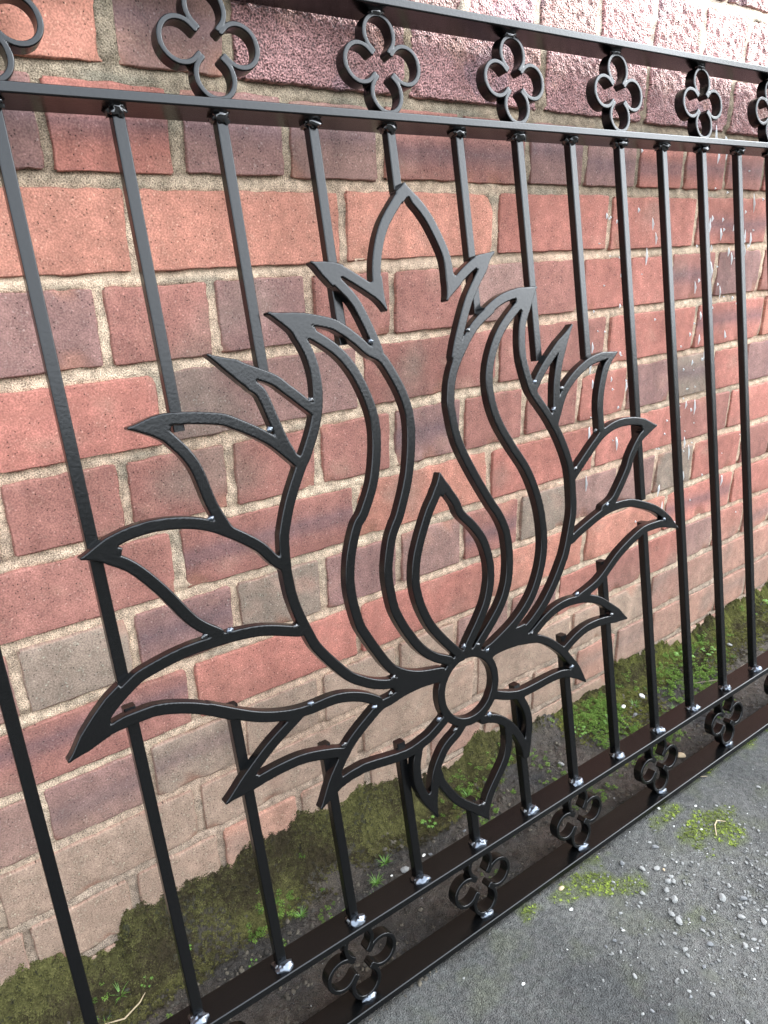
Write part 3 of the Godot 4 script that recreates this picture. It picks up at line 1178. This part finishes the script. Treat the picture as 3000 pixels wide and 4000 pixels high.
# ---------------------------------------------------------------- the gate
func fill_flower(f: Field) -> void:
	f.tips = []
	for t in [Vector3(-0.1763, 0.7869, 0.037), Vector3(-0.1222, 0.8311, 0.026), Vector3(0.1189, 0.8321, 0.025), Vector3(-0.2440, 0.7559, 0.040), Vector3(-0.3267, 0.7025, 0.027), Vector3(-0.3870, 0.6018, 0.025), Vector3(-0.4332, 0.4321, 0.053), Vector3(-0.3073, 0.3294, 0.029), Vector3(-0.2089, 0.2743, 0.036), Vector3(-0.0618, 0.1897, 0.029), Vector3(0.0150, 0.1475, 0.021), Vector3(0.2118, 0.2619, 0.028), Vector3(0.3072, 0.3235, 0.025), Vector3(0.4372, 0.4256, 0.027), Vector3(0.4001, 0.5855, 0.028), Vector3(0.3244, 0.6969, 0.029), Vector3(0.2405, 0.7397, 0.034), Vector3(0.1824, 0.7893, 0.030), Vector3(0.0030, 0.5966, 0.020), Vector3(0.0021, 0.9052, 0.020), Vector3(-0.0410, 0.7801, 0.024), Vector3(0.0424, 0.7843, 0.022)]:
		f.tips.append(t)
	band(f, 0, [22, 5961, -18, 5818, -78, 5713, -189, 5571, -328, 5333, -440, 5091, -496, 4844, -489, 4649, -442, 4449, -347, 4229, -172, 3981, 29, 3742])
	band(f, 0, [26, 5960, 97, 5771, 207, 5586, 260, 5441, 425, 5252, 555, 5045, 616, 4807, 618, 4609, 577, 4439, 493, 4257, 347, 4065, 171, 3869, 108, 3783])
	plate(f, 0, [23, 5968, -57, 5785, 25, 5687, 99, 5770, 69, 5902])
	band(f, 1, [13, 9047, -63, 8928, -315, 8637, -448, 8341, -488, 8064, -417, 7800])
	band(f, 1, [13, 9047, 85, 8930, 223, 8780, 336, 8607, 469, 8298, 476, 8018, 415, 7843])
	plate(f, 1, [14, 9050, -119, 8966, -39, 8848, 10, 8898, 129, 8949])
	plate(f, 1, [-417, 7800, -585, 8082, -421, 8138, -427, 7983])
	plate(f, 1, [415, 7843, 437, 8060, 547, 8117, 631, 8000])
	band(f, 2, [-417, 7800, -496, 7934, -601, 8031, -944, 8233, -1228, 8310])
	band(f, 2, [-1228, 8310, -1056, 8192, -833, 7963, -733, 7791, -616, 7500, -584, 7385])
	plate(f, 2, [-1228, 8310, -1097, 8309, -871, 8273, -918, 8156, -1033, 8066, -1137, 8182])
	band(f, 3, [415, 7843, 569, 8014, 743, 8140, 927, 8235, 1180, 8320])
	band(f, 3, [1180, 8320, 1059, 8224, 800, 7921, 682, 7746, 518, 7416, 442, 7223])
	plate(f, 3, [1180, 8320, 880, 8287, 882, 8145, 1017, 8096, 1116, 8261])
	band(f, 4, [-1767, 7871, -1180, 7739, -996, 7654, -834, 7528, -702, 7406, -597, 7348, -503, 7242, -342, 6901, -294, 6560, -395, 6066, -579, 5651, -675, 5507, -756, 5353, -845, 5025, -834, 4664, -777, 4464, -674, 4248, -541, 4037, -372, 3873, -161, 3751])
	band(f, 5, [-1767, 7871, -1219, 7553, -951, 7278, -787, 6891, -754, 6544, -856, 6096, -1035, 5765, -1155, 5626, -1283, 5321, -1340, 4996, -1307, 4637, -1238, 4435, -1028, 4030, -880, 3869, -638, 3742, -316, 3661])
	band(f, 6, [-1767, 7871, -1571, 7752, -1415, 7474, -1371, 7153, -1437, 6825, -1593, 6518, -1703, 6362, -1862, 6084, -1970, 5826, -2007, 5678, -2032, 5364, -2005, 5030, -1900, 4661, -1808, 4455, -1546, 4097, -1372, 3950, -1167, 3833, -923, 3759, -342, 3642])
	plate(f, 6, [-1768, 7868, -1456, 7849, -1287, 7682, -1390, 7591, -1571, 7682, -1685, 7786])
	band(f, 7, [-2444, 7558, -2181, 7417, -1864, 7272, -1718, 7154, -1458, 6913])
	band(f, 7, [-2444, 7558, -2145, 7312, -2064, 7227, -2003, 7174, -1961, 7082, -1848, 6694, -1786, 6539])
	plate(f, 7, [-2444, 7558, -2170, 7489, -2003, 7381, -2012, 7281, -2038, 7184, -2179, 7275, -2309, 7404])
	band(f, 8, [-3269, 7026, -2886, 7047, -2482, 6985, -2295, 6908, -1969, 6698, -1703, 6423])
	band(f, 8, [-3269, 7026, -3011, 6943, -2893, 6825, -2799, 6690, -2735, 6536, -2663, 6212, -2558, 5942])
	plate(f, 8, [-3269, 7026, -3048, 7092, -2895, 6988, -2910, 6949, -3079, 6937])
	band(f, 9, [-3872, 6020, -3431, 6136, -3060, 6131, -2697, 6016, -2309, 5742, -2145, 5540, -2045, 5448])
	band(f, 9, [-3872, 6020, -3737, 5999, -3503, 5856, -3284, 5579, -3087, 5251, -2977, 5115, -2834, 4995])
	plate(f, 9, [-3872, 6020, -3686, 6118, -3523, 6023, -3546, 5973, -3673, 5931, -3793, 5978])
	band(f, 10, [-1997, 4737, -2466, 4894, -3078, 4934, -3521, 4873, -3702, 4802, -3986, 4608, -4331, 4324])
	band(f, 10, [-4331, 4324, -3954, 4464, -3644, 4490, -3475, 4471, -3284, 4407, -3094, 4315, -2839, 4153, -3060, 4304, -2643, 4055, -2329, 3933, -2059, 3885, -1781, 3881, -1614, 3854, -1459, 3800, -1327, 3731, -1210, 3648])
	plate(f, 10, [-4333, 4325, -4204, 4513, -4073, 4648, -3944, 4761, -3806, 4847, -3769, 4763, -3933, 4561, -3963, 4417, -4162, 4347])
	band(f, 11, [-348, 3605, -633, 3634, -856, 3626, -1019, 3598, -1178, 3580, -1349, 3492, -1597, 3334, -1774, 3154, -2093, 2750])
	plate(f, 11, [-2093, 2750, -1966, 2992, -1820, 3170, -1786, 2992, -1846, 2863, -2017, 2777])
	plate(f, 11, [-980, 3840, -600, 3754, -251, 3700, -232, 3540, -410, 3574, -585, 3595, -827, 3583, -992, 3688])
	band(f, 12, [-2177, 3864, -2534, 3669, -2865, 3428, -3076, 3300])
	band(f, 12, [-1705, 3238, -1871, 3304, -2199, 3387, -2524, 3391, -2817, 3357, -3076, 3300])
	plate(f, 12, [-3076, 3300, -2892, 3470, -2702, 3447, -2759, 3334, -2910, 3311])
	band(f, 13, [-349, 3049, -509, 2965, -657, 2914, -943, 2877, -1401, 2946, -1554, 2958, -1815, 2920, -2093, 2750])
	band(f, 14, [-762, 2850, -824, 2644, -813, 2376, -625, 1906])
	band(f, 14, [-82, 2889, -187, 2806, -319, 2744, -426, 2659, -561, 2460, -635, 2167, -625, 1906])
	plate(f, 14, [-625, 1906, -835, 2251, -711, 2246, -578, 2286])
	band(f, 15, [-527, 2435, -487, 2269, -277, 1937, 13, 1668, 142, 1484])
	band(f, 15, [625, 2578, 623, 2412, 590, 2266, 513, 2118, 260, 1846, 167, 1714, 130, 1617, 142, 1484])
	plate(f, 15, [142, 1484, -51, 1645, 26, 1750, 100, 1726, 187, 1670])
	band(f, 16, [239, 2817, 347, 2791, 477, 2728, 607, 2622, 730, 2469, 822, 2299, 871, 2159, 888, 2056])
	band(f, 16, [884, 2860, 969, 2669, 993, 2488, 966, 2319, 888, 2056])
	band(f, 17, [440, 3078, 699, 2962, 954, 2905, 1458, 2909, 1694, 2891, 1906, 2804, 2107, 2626])
	band(f, 17, [477, 3636, 942, 3633, 1178, 3576, 1409, 3469, 1603, 3318, 1772, 3139, 2024, 2772, 2107, 2626])
	plate(f, 17, [2107, 2626, 1963, 2975, 1846, 2919, 1878, 2771])
	plate(f, 17, [438, 3679, 631, 3728, 879, 3804, 1092, 3809, 1121, 3648, 1235, 3495, 928, 3560, 658, 3583, 498, 3560])
	band(f, 18, [1758, 3209, 2012, 3315, 2238, 3367, 2492, 3365, 2765, 3321, 3059, 3241])
	band(f, 18, [1135, 3598, 1279, 3660, 1413, 3729, 1612, 3803, 1835, 3837, 2063, 3823, 2292, 3772, 2510, 3678, 2706, 3531, 3059, 3241])
	plate(f, 18, [3059, 3241, 2834, 3491, 2744, 3397, 2838, 3267])
	band(f, 19, [2150, 3838, 2424, 3904, 2623, 3986, 3021, 4224, 3478, 4400, 3740, 4429, 4052, 4399, 4358, 4261])
	band(f, 19, [2075, 4660, 2256, 4733, 2670, 4860, 2929, 4899, 3192, 4895, 3435, 4842, 3909, 4632, 4358, 4261])
	plate(f, 19, [4358, 4261, 4205, 4435, 4043, 4465, 4079, 4366])
	band(f, 20, [2751, 4933, 2907, 4979, 3031, 5065, 3290, 5347, 3396, 5516, 3536, 5670, 3690, 5783, 3987, 5857])
	band(f, 20, [2210, 5497, 2665, 5831, 2849, 5940, 3099, 6011, 3361, 6017, 3619, 5974, 3987, 5857])
	plate(f, 20, [3987, 5857, 3630, 6016, 3657, 5861, 3773, 5772])
	band(f, 21, [2808, 5995, 2832, 6387, 2963, 6744, 3079, 6877, 3229, 6969])
	band(f, 21, [1936, 6204, 2099, 6500, 2203, 6630, 2367, 6755, 2572, 6861, 2795, 6929, 3231, 6969])
	plate(f, 21, [3231, 6969, 2825, 6978, 3001, 6898, 3152, 6894])
	band(f, 22, [1623, 6696, 1842, 6936, 2270, 7285, 2394, 7397])
	band(f, 22, [1934, 6283, 1992, 6431, 2045, 6750, 2170, 7083, 2394, 7397])
	plate(f, 22, [2394, 7397, 2163, 7237, 2013, 7109, 2088, 7078, 2182, 7022, 2284, 7209])
	band(f, 23, [1813, 7892, 1655, 7700, 1564, 7555, 1512, 7403, 1489, 7098, 1565, 6766, 1641, 6612, 1858, 6316, 2043, 5979, 2160, 5605, 2165, 5225, 2143, 5026, 2092, 4868, 1966, 4564, 1878, 4417, 1661, 4141, 1384, 3890, 1033, 3706, 522, 3661])
	plate(f, 23, [1813, 7892, 1488, 7897, 1451, 7772, 1526, 7639, 1595, 7540, 1648, 7622, 1716, 7747])
	band(f, 24, [1813, 7892, 1425, 7654, 1133, 7397, 952, 7076, 906, 6778, 972, 6444, 1149, 6107, 1387, 5732, 1524, 5350, 1571, 4993, 1546, 4673, 1435, 4374, 1242, 4100, 950, 3878, 575, 3714, 420, 3673])
	band(f, 25, [1813, 7889, 1280, 7806, 989, 7674, 1048, 7690, 867, 7591, 694, 7454, 453, 7165, 355, 6980, 310, 6809, 296, 6638, 347, 6276, 516, 5882, 737, 5469, 832, 5318, 906, 5155, 946, 4990, 942, 4674, 863, 4377, 678, 4112, 250, 3745])

func build_gate() -> void:
	var gate := thing("iron_gate", "black painted iron gate with a flame-like flower leaning on the brick wall", "gate", Vector3(0.0014, 0.0053, 0.2329))
	gate.basis = Basis(Vector3(0.9998, 0.0055, 0.0196), Vector3(-0.0017, 0.9817, -0.1902), Vector3(-0.0203, 0.1902, 0.9815)).orthonormalized()
	var iron: Material = M.iron
	var left := -8
	var right := 9
	var u0 := left * PITCH
	var u1 := right * PITCH
	var rail := prism(RAIL_T, RAIL_D, 0.0018, u1 - u0, 0)
	for v in [V1, V2, V3, V4]:
		part("rail", rail, iron, gate).position = Vector3(u0, v, 0)
	var stile := prism(0.03, 0.03, 0.002, V1 + 0.03, 1)
	for u in [u0 - 0.015, u1 + 0.015]:
		part("stile", stile, iron, gate).position = Vector3(u, -0.004, 0)
	# uprights: where the flower is, each is cut and welded to the back of a leaf
	var wander := [-0.0007, 0.0, -0.0007, 0.0008, 0.0006, 0.0007, 0.0007, -0.0012, 0.0006, -0.0006, 0.0001, -0.0003]
	var high := [0.4723, 0.692, 0.733, 0.750, 0.899, 0.766, 0.702, 0.694, 0.482]
	var low := [0.4559, 0.4199, 0.3365, 0.2975, 0.1764, 0.2983, 0.3355, 0.4155, 0.4487]
	var foot := V3 + RAIL_T / 2
	var head := V2 - RAIL_T / 2
	rng.seed = 31
	for k in range(left + 1, right):
		var u: float = k * PITCH + (wander[k + 4] if k >= -4 and k < 8 else 0.0)
		if k >= -4 and k <= 4:
			part("bar", prism(BAR, BAR, 0.0013, head - high[k + 4], 1), iron, gate).position = Vector3(u, high[k + 4], 0)
			part("bar", prism(BAR, BAR, 0.0013, low[k + 4] - foot, 1), iron, gate).position = Vector3(u, foot, 0)
		else:
			part("bar", prism(BAR, BAR, 0.0013, head - foot, 1), iron, gate).position = Vector3(u, foot, 0)
		# weld beads: a runny lump before each foot and under each head, smaller ones behind
		if k < -5 or k > 8:
			continue
		var w := part("weld", lump(Vector3(0.0098, 0.0052, 0.0068), 500 + k, 0.42, 9, 14), M.bright_weld, gate)
		w.position = Vector3(u + rng.randf_range(-0.001, 0.002), foot + 0.0012, BAR / 2 + 0.0030)
		w.rotation = Vector3(0.25, rng.randf_range(-0.4, 0.4), rng.randf_range(-0.2, 0.2))
		w = part("weld", lump(Vector3(0.0042, 0.0045, 0.0060), 540 + k, 0.7, 7, 10), M.weld, gate)
		w.position = Vector3(u - BAR / 2 - 0.0006, foot + 0.0010, 0.001)
		w = part("weld", lump(Vector3(0.0078, 0.0060, 0.0050), 580 + k, 0.7, 8, 12), M.weld, gate)
		w.position = Vector3(u, head - 0.0016, BAR / 2 + 0.0010)
		w = part("weld", lump(Vector3(0.0040, 0.0048, 0.0075), 620 + k, 0.7, 7, 10), M.weld, gate)
		w.position = Vector3(u - BAR / 2 - 0.0006, head - 0.0014, -0.0005)
	# four-lobed rings between the paired rails
	var f := new_field(-0.052, -0.052, 0.052, 0.052, 0.0009, 0.0026)
	var lobe_r := 0.0180
	var off := 0.0278
	for q in 4:
		var dir := Vector2(1, 0).rotated(q * PI / 2)
		var p := PackedVector2Array()
		var s := dir.rotated(PI / 4)
		var e := dir.rotated(-PI / 4)
		var c := dir * off
		var a0 := 2.32
		p.append(c + dir.rotated(a0) * lobe_r - s * 0.0048)
		for k in 33:
			p.append(c + dir.rotated(lerpf(a0, -a0, k / 32.0)) * lobe_r)
		p.append(c + dir.rotated(-a0) * lobe_r - e * 0.0048)
		var rad := PackedFloat32Array()
		rad.resize(p.size())
		rad.fill(0.0026)
		sweep(f, 0, p, rad, 0.0006)
	var clover: Mesh = mesh_field(f, 0.0070, 0.0140, 0.0013)[0]
	var n := 0
	for band_ in 2:
		for k in range(-6, 9, 2):
			var o := part("clover_ring", clover, iron, gate)
			var u: float = k * PITCH + rng.randf_range(-0.001, 0.001)
			var v: float = (V1 + V2) / 2 if band_ == 0 else (V3 + V4) / 2
			o.position = Vector3(u, v, 0.0)
			o.rotation.z = rng.randf_range(-0.03, 0.03)
			o.scale = Vector3.ONE * (1.0 if band_ == 0 else 0.985)
			if k < -5:
				continue
			var w := part("weld", lump(Vector3(0.0095, 0.0040, 0.0055), 700 + n, 0.42, 8, 13), M.weld if band_ == 0 else M.bright_weld, gate)
			w.position = Vector3(u, (V1 - RAIL_T / 2 - 0.001) if band_ == 0 else (V4 + RAIL_T / 2 + 0.0012), 0.0066 if band_ == 1 else 0.004)
			n += 1
	# the flower of bent bar, on the front of the uprights
	var fl := new_field(-0.46, 0.12, 0.46, 0.93, 0.0013, 0.0057)
	fill_flower(fl)
	# the ring in its middle
	var ring := PackedVector2Array()
	var rr := PackedFloat32Array()
	for k in 61:
		ring.append(Vector2(0.0078, 0.3315) + Vector2(0.0428, 0).rotated(TAU * k / 60.0))
		rr.append(0.0054)
	sweep(fl, 26, ring, rr)
	var flower := Node3D.new()
	flower.name = "flower"
	gate.add_child(flower, true)
	var kinds := ["teardrop_petal", "flame_tip", "leaf", "leaf", "stem", "stem", "stem", "leaf", "leaf", "leaf", "leaf", "leaf", "leaf", "leaf", "leaf", "petal", "leaf", "leaf", "leaf", "leaf", "leaf", "leaf", "leaf", "stem", "stem", "stem", "ring"]
	var meshes := mesh_field(fl, 0.0055 + 0.0110, 0.0110, 0.0013)
	for who in range(27):
		if meshes.has(who):
			part(kinds[who], meshes[who], iron, flower)
	var beads := [-67, 750, -147, 701, -270, 609, -297, 501, -272, 499, -204, 480, -201, 394, -104, 367, -127, 360, -171, 333, 7, 385, 28, 380, 42, 368, -97, 384, -42, 310, -21, 287, 208, 390, 119, 365, 186, 293, 274, 340, 404, 447, 224, 558, 281, 497, 268, 600, 194, 640, 211, 664, 164, 678, 8, 172, 34, 285, 66, 749, -196, 680]
	for k in range(0, beads.size(), 2):
		var w := part("weld", lump(Vector3(0.0036, 0.0028, 0.0026), 800 + k, 0.6, 7, 10), M.bright_weld if k % 4 == 0 else M.weld, flower)
		w.position = Vector3(beads[k], beads[k + 1], 15.2 * 1.0) * 0.001

# ---------------------------------------------------------------- the house across the yard, whose shadow lies on the wall
func build_house() -> void:
	var t := thing("opposite_house", "plain rendered house further along the alley, out of the picture, shading the wall", "house", Vector3(14.5, 0, 2.0))
	var st := SurfaceTool.new()
	st.begin(Mesh.PRIMITIVE_TRIANGLES)
	var b := BoxMesh.new()
	b.size = Vector3(12.0, HOUSE_H, 2.4)
	st.append_from(b, 0, Transform3D(Basis(), Vector3(0, HOUSE_H / 2, 1.2)))
	part("wall", st.commit(), M.render, t)
	var roof := PrismMesh.new()
	roof.size = Vector3(2.4, 0.9, 12.0)
	var r := part("roof", roof, M.slate, t)
	r.rotation.y = PI / 2
	r.position = Vector3(0, HOUSE_H + 0.45, 1.2)

func build_fence() -> void:
	# the boundary fence on the far side of the yard, seen only as the dark band mirrored in the paint
	var t := thing("boundary_fence", "tall dark timber fence along the far side of the yard, out of the picture", "fence", Vector3(0, 0, 4.6))
	var post := BoxMesh.new()
	post.size = Vector3(0.1, 1.6, 0.1)
	var board := BoxMesh.new()
	board.size = Vector3(1.84, 0.15, 0.03)
	for k in 9:
		part("post", post, M.timber, t).position = Vector3(-8.0 + 1.95 * k, 0.8, 0)
		if k < 8:
			for j in 9:
				part("board", board, M.timber, t).position = Vector3(-8.0 + 1.95 * k + 0.975, 0.12 + 0.158 * j, 0)

const HOUSE_H := 4.57
const PEBBLES := [
	[0.2526, 0.3207, 5.3, 0, "rounded pale stone at the top of the stone cluster beside an orange bead"],
	[0.2652, 0.3246, 2.9, 0, "small pale pebble right above the orange bead"],
	[0.2587, 0.3277, 2.6, 3, "tiny orange bead among the pale stones"],
	[0.2348, 0.3087, 4.9, 0, "flat pale stone left of the rounded stone at the cluster top"],
	[0.2458, 0.3436, 5.7, 0, "large pale stone in the middle of the cluster, touching another"],
	[0.2505, 0.3489, 4.9, 0, "pale angular stone touching the large middle stone"],
	[0.2557, 0.3414, 3.7, 0, "small oblong stone just above the touching pair"],
	[0.2292, 0.3517, 5.2, 0, "grey angular stone below the touching pair"],
	[0.2005, 0.3334, 4.4, 0, "pale stone left of the grey angular stone"],
	[0.2825, 0.2970, 5.0, 1, "grey chip alone above the cluster of stones"],
	[0.2254, 0.3660, 6.8, 0, "largest flat pale stone, on a patch of thin moss"],
	[0.2027, 0.3771, 5.5, 0, "upright pale stone below the largest flat stone"],
	[0.1998, 0.3894, 6.3, 0, "flat pale stone at the lower end of the row of large stones"],
	[0.1805, 0.3953, 3.1, 0, "small round pebble under the lower flat stone"],
	[0.2770, 0.4040, 6.5, 0, "white-edged stone standing alone on the right"],
	[0.2978, 0.4216, 5.3, 1, "grey stone right of the lone white-edged stone"],
	[0.3027, 0.3987, 4.1, 0, "small stone with a chip above the lone white-edged stone"],
	[0.2496, 0.4087, 3.2, 0, "round pebble between the lone stone and the lower grey stones"],
	[0.2132, 0.4148, 3.5, 0, "pale pebble left of a narrow pebble, near a twig end"],
	[0.2195, 0.4244, 3.1, 0, "narrow pebble in the lower right scatter"],
	[0.2024, 0.4318, 4.7, 1, "grey stone above the dark gravel patch"],
	[0.1699, 0.4171, 4.2, 0, "pale cube-like stone at the left of the dark gravel patch"],
	[0.1669, 0.4228, 3.4, 0, "pebble just under the cube-like stone"],
	[0.2688, 0.4351, 5.2, 0, "pale stone in the right scatter, long side down"],
	[0.2862, 0.4556, 5.7, 0, "pale stone near the right edge of the picture"],
	[0.2355, 0.4585, 5.1, 0, "flat stone low in the right scatter"],
	[0.2473, 0.4490, 3.2, 0, "small pebble between two flat stones of the right scatter"],
	[0.2524, 0.4614, 3.6, 0, "dull pebble towards the right edge, above the bare concrete"],
	[0.2288, 0.4059, 4.7, 1, "dull grey sliver beside the lower flat stone"],
	[0.0915, 0.3995, 3.7, 0, "lone pale pebble low on the bare concrete"],
	[0.1042, 0.3700, 2.6, 0, "small lone pebble left of the thin moss"],
	[0.1114, 0.3548, 3.0, 1, "grey fragment left of the tuft of thin moss"],
	[0.1505, 0.3350, 2.9, 0, "whitish pebble below the middle moss patch"],
	[0.1040, 0.2919, 3.1, 2, "white chip in front of the moss near the bottom rail"],
	[0.2215, 0.2854, 4.5, 1, "flat grey stone above the middle moss patch"],
	[0.1849, 0.2978, 2.8, 0, "pale speck of stone inside the middle moss patch"],
	[0.1191, 0.2617, 4.7, 3, "tan leaf-like chip at the left end of the middle moss"],
	[0.1441, 0.4686, 3.7, 0, "lone pebble near the bottom on the right"],
	[0.1418, 0.4310, 3.2, 0, "left one of two pebbles lying together low down"],
	[0.1467, 0.4334, 2.8, 0, "right one of two pebbles lying together low down"],
	[0.0615, 0.4325, 2.6, 0, "small pebble close to the bottom edge"],
	[0.0727, 0.4370, 2.9, 1, "dull pebble right of the small bottom-edge pebble"],
	[0.1455, 0.5110, 3.7, 0, "pebble in the bottom right corner"],
	[0.1224, 0.4549, 2.8, 1, "dull pebble between bare concrete and bottom right corner"],
	[0.2217, 0.4485, 2.9, 0, "pebble left of the flat stone in the right scatter"],
	[0.1680, 0.4441, 3.4, 1, "grey pebble under the dark gravel patch"],
	[0.1856, 0.3415, 3.1, 0, "pebble right of the middle moss patch"],
	[0.3528, 0.2546, 3.1, 2, "white pebble at the near end of the brightest moss"],
	[0.4028, 0.2871, 2.6, 2, "white speck of stone above the brightest moss"],
	[0.3659, 0.3188, 2.6, 2, "white grain inside the brightest moss"],
	[-0.0219, 0.3244, 2.6, 2, "white chip on the concrete at the lower middle"],
	[0.5191, 0.3248, 3.8, 0, "pale pebble at the far right beyond the straws"],
	[0.0966, 0.3536, 2.6, 1, "dark fragment left of the lone small pebble"],
	[-0.0291, 0.1022, 7.3, 0, "dull white stone on the soil left of the middle foot"],
	[0.0090, 0.0982, 3.4, 2, "bright white chip beside the bar left of the middle foot"],
	[-0.0496, 0.0984, 2.2, 2, "tiny white grain in front of the dull white stone"],
	[0.0868, 0.1003, 3.1, 1, "grey stone by the wall foot under the lowest petal"],
	[0.5850, 0.0618, 7.3, 2, "white stone among the green weeds right of the flower"],
	[0.5272, 0.0603, 6.6, 2, "white flaky chip left of the white stone in the weeds"],
	[0.3157, 0.0924, 5.5, 0, "pale stone in the soil near the bottom middle bar"],
	[0.5273, 0.0875, 5.6, 1, "blue-grey stone under the white stone in the weeds"],
	[0.8912, 0.0658, 6.2, 0, "pale pebble on the dark soil at far right"],
	[0.4925, 0.2052, 9.0, 3, "tan chip of wood under the right part of the gate"],
	[0.0226, 0.1878, 2.5, 3, "orange brick crumb seen through a lower clover ring"],
	[0.0176, 0.1030, 3.7, 1, "grey pebble touching the bright white chip"],
]

func hazy_sky(sun: Vector3) -> ImageTexture:
	# thin bright haze: paler towards the horizon, brightest round the veiled sun
	var w := 512
	var h := 256
	var im := Image.create(w, h, false, Image.FORMAT_RGBF)
	var thin := noise(1.2, 44, 4)
	for j in h:
		var el := PI / 2 - PI * (j + 0.5) / h
		for i in w:
			var an := TAU * (i + 0.5) / w
			var d := Vector3(sin(an) * cos(el), sin(el), -cos(an) * cos(el))
			var k := pow(1.0 - maxf(d.y, 0.0), 2.2)
			var c := Color(0.44, 0.51, 0.60).lerp(Color(0.78, 0.83, 0.88), k)
			c *= 1.0 + 0.16 * thin.get_noise_3d(d.x * 1.6, d.y * 4.0, d.z * 1.6)
			var glow := 4.8 * exp(-rad_to_deg(d.angle_to(sun)) / 19.0)
			c += Color(glow * 0.97, glow * 1.0, glow * 1.03)
			if d.y < 0.0:
				c = Color(0.20, 0.20, 0.19)
			im.set_pixel(i, j, c)
	return ImageTexture.create_from_image(im)

func _ready() -> void:
	# camera
	var cam := Camera3D.new()
	cam.name = "camera"
	add_child(cam)
	cam.fov = 70.052
	cam.near = 0.05
	cam.far = 200.0
	cam.transform = Transform3D(Basis(Vector3(0.8032, -0.0192, 0.5955), Vector3(0.2271, 0.9339, -0.2761), Vector3(-0.5508, 0.3570, 0.7544)).orthonormalized(), Vector3(-0.5124, 0.8489, 0.7314))
	cam.current = true
	# sky, sun, exposure
	var towards_sun := Vector3(4.705, 1.751, 1.0).normalized()
	var sky_mat := PanoramaSkyMaterial.new()
	sky_mat.panorama = hazy_sky(towards_sun)
	var sky := Sky.new()
	sky.sky_material = sky_mat
	var env := Environment.new()
	env.background_mode = Environment.BG_SKY
	env.sky = sky
	env.tonemap_mode = Environment.TONE_MAPPER_LINEAR
	env.tonemap_exposure = 6.4
	env.sdfgi_enabled = true
	env.ssao_enabled = true
	env.ssil_enabled = true
	var we := WorldEnvironment.new()
	we.name = "environment"
	we.environment = env
	add_child(we)
	var sun := DirectionalLight3D.new()
	sun.name = "sun"
	sun.light_energy = 0.9
	sun.light_color = Color(1.0, 0.98, 0.95)
	sun.light_angular_distance = 0.4
	sun.shadow_enabled = true
	add_child(sun)
	sun.look_at_from_position(towards_sun * 10.0, Vector3.ZERO)
	# materials
	n_low = noise(0.35, 7, 3)
	n_mid = noise(0.5, 8, 3)
	n_fine = noise(0.6, 9, 2)
	var bt := brick_textures()
	M.brick = surface(bt, 0.86, 0.07, 0.35)
	var gt := grit_textures(60, 0.24, 0.52, 0.09)
	M.rough_brick = surface(grit_textures(50, 0.15, 0.95, 0.13), 0.62, 0.5, 0.5)
	M.mortar = surface(gt, 0.95, 0.20, 0.25)
	var et := grit_textures(70, 0.15, 0.42, 0.05)
	M.ground = surface(et, 0.78, 0.34, 0.4)
	M.core = plain(Color(0.62, 0.52, 0.42), 0.95)
	M.iron = plain(Color(0.02, 0.021, 0.023), 0.25, 0.45)
	var ps := 256
	var pb := field(ps, 0.09, 90, 2)
	var pt := tex(ps, pb, false)
	M.iron.heightmap_enabled = true
	M.iron.heightmap_texture = pt
	M.iron.heightmap_scale = 0.006
	M.iron.uv1_triplanar = true
	M.iron.uv1_scale = Vector3.ONE * 9.0
	M.weld = plain(Color(0.06, 0.06, 0.065), 0.15, 0.7)
	M.bright_weld = plain(Color(0.42, 0.44, 0.47), 0.32, 0.5)
	M.bright_weld.metallic = 0.9
	M.white_paint = plain(Color(0.93, 0.93, 0.92), 0.5)
	M.moss = plain(Color.WHITE, 0.9, 0.2)
	M.moss.vertex_color_use_as_albedo = true
	M.moss.cull_mode = BaseMaterial3D.CULL_DISABLED
	M.leaf = plain(Color(0.36, 0.50, 0.20), 0.55)
	M.leaf.cull_mode = BaseMaterial3D.CULL_DISABLED
	M.leaf.backlight_enabled = true
	M.leaf.backlight = Color(0.25, 0.36, 0.1)
	M.pebble = plain(Color(0.52, 0.515, 0.50), 0.85)
	M.pebble_dark = plain(Color(0.42, 0.42, 0.42), 0.85)
	M.pebble_white = plain(Color(0.86, 0.85, 0.82), 0.7)
	M.grit = plain(Color.WHITE, 0.85)
	M.grit.vertex_color_use_as_albedo = true
	M.straw = plain(Color(0.70, 0.62, 0.50), 0.8)
	M.twig = plain(Color(0.45, 0.40, 0.34), 0.85)
	M.render = plain(Color(0.62, 0.60, 0.56), 0.95)
	M.timber = plain(Color(0.20, 0.21, 0.16), 0.9)
	M.slate = plain(Color(0.30, 0.31, 0.34), 0.8)
	# structure, then the gate, then the small things
	build_wall()
	build_ground()
	build_house()
	build_fence()
	build_gate()
	build_moss()
	build_cover()
	build_litter()
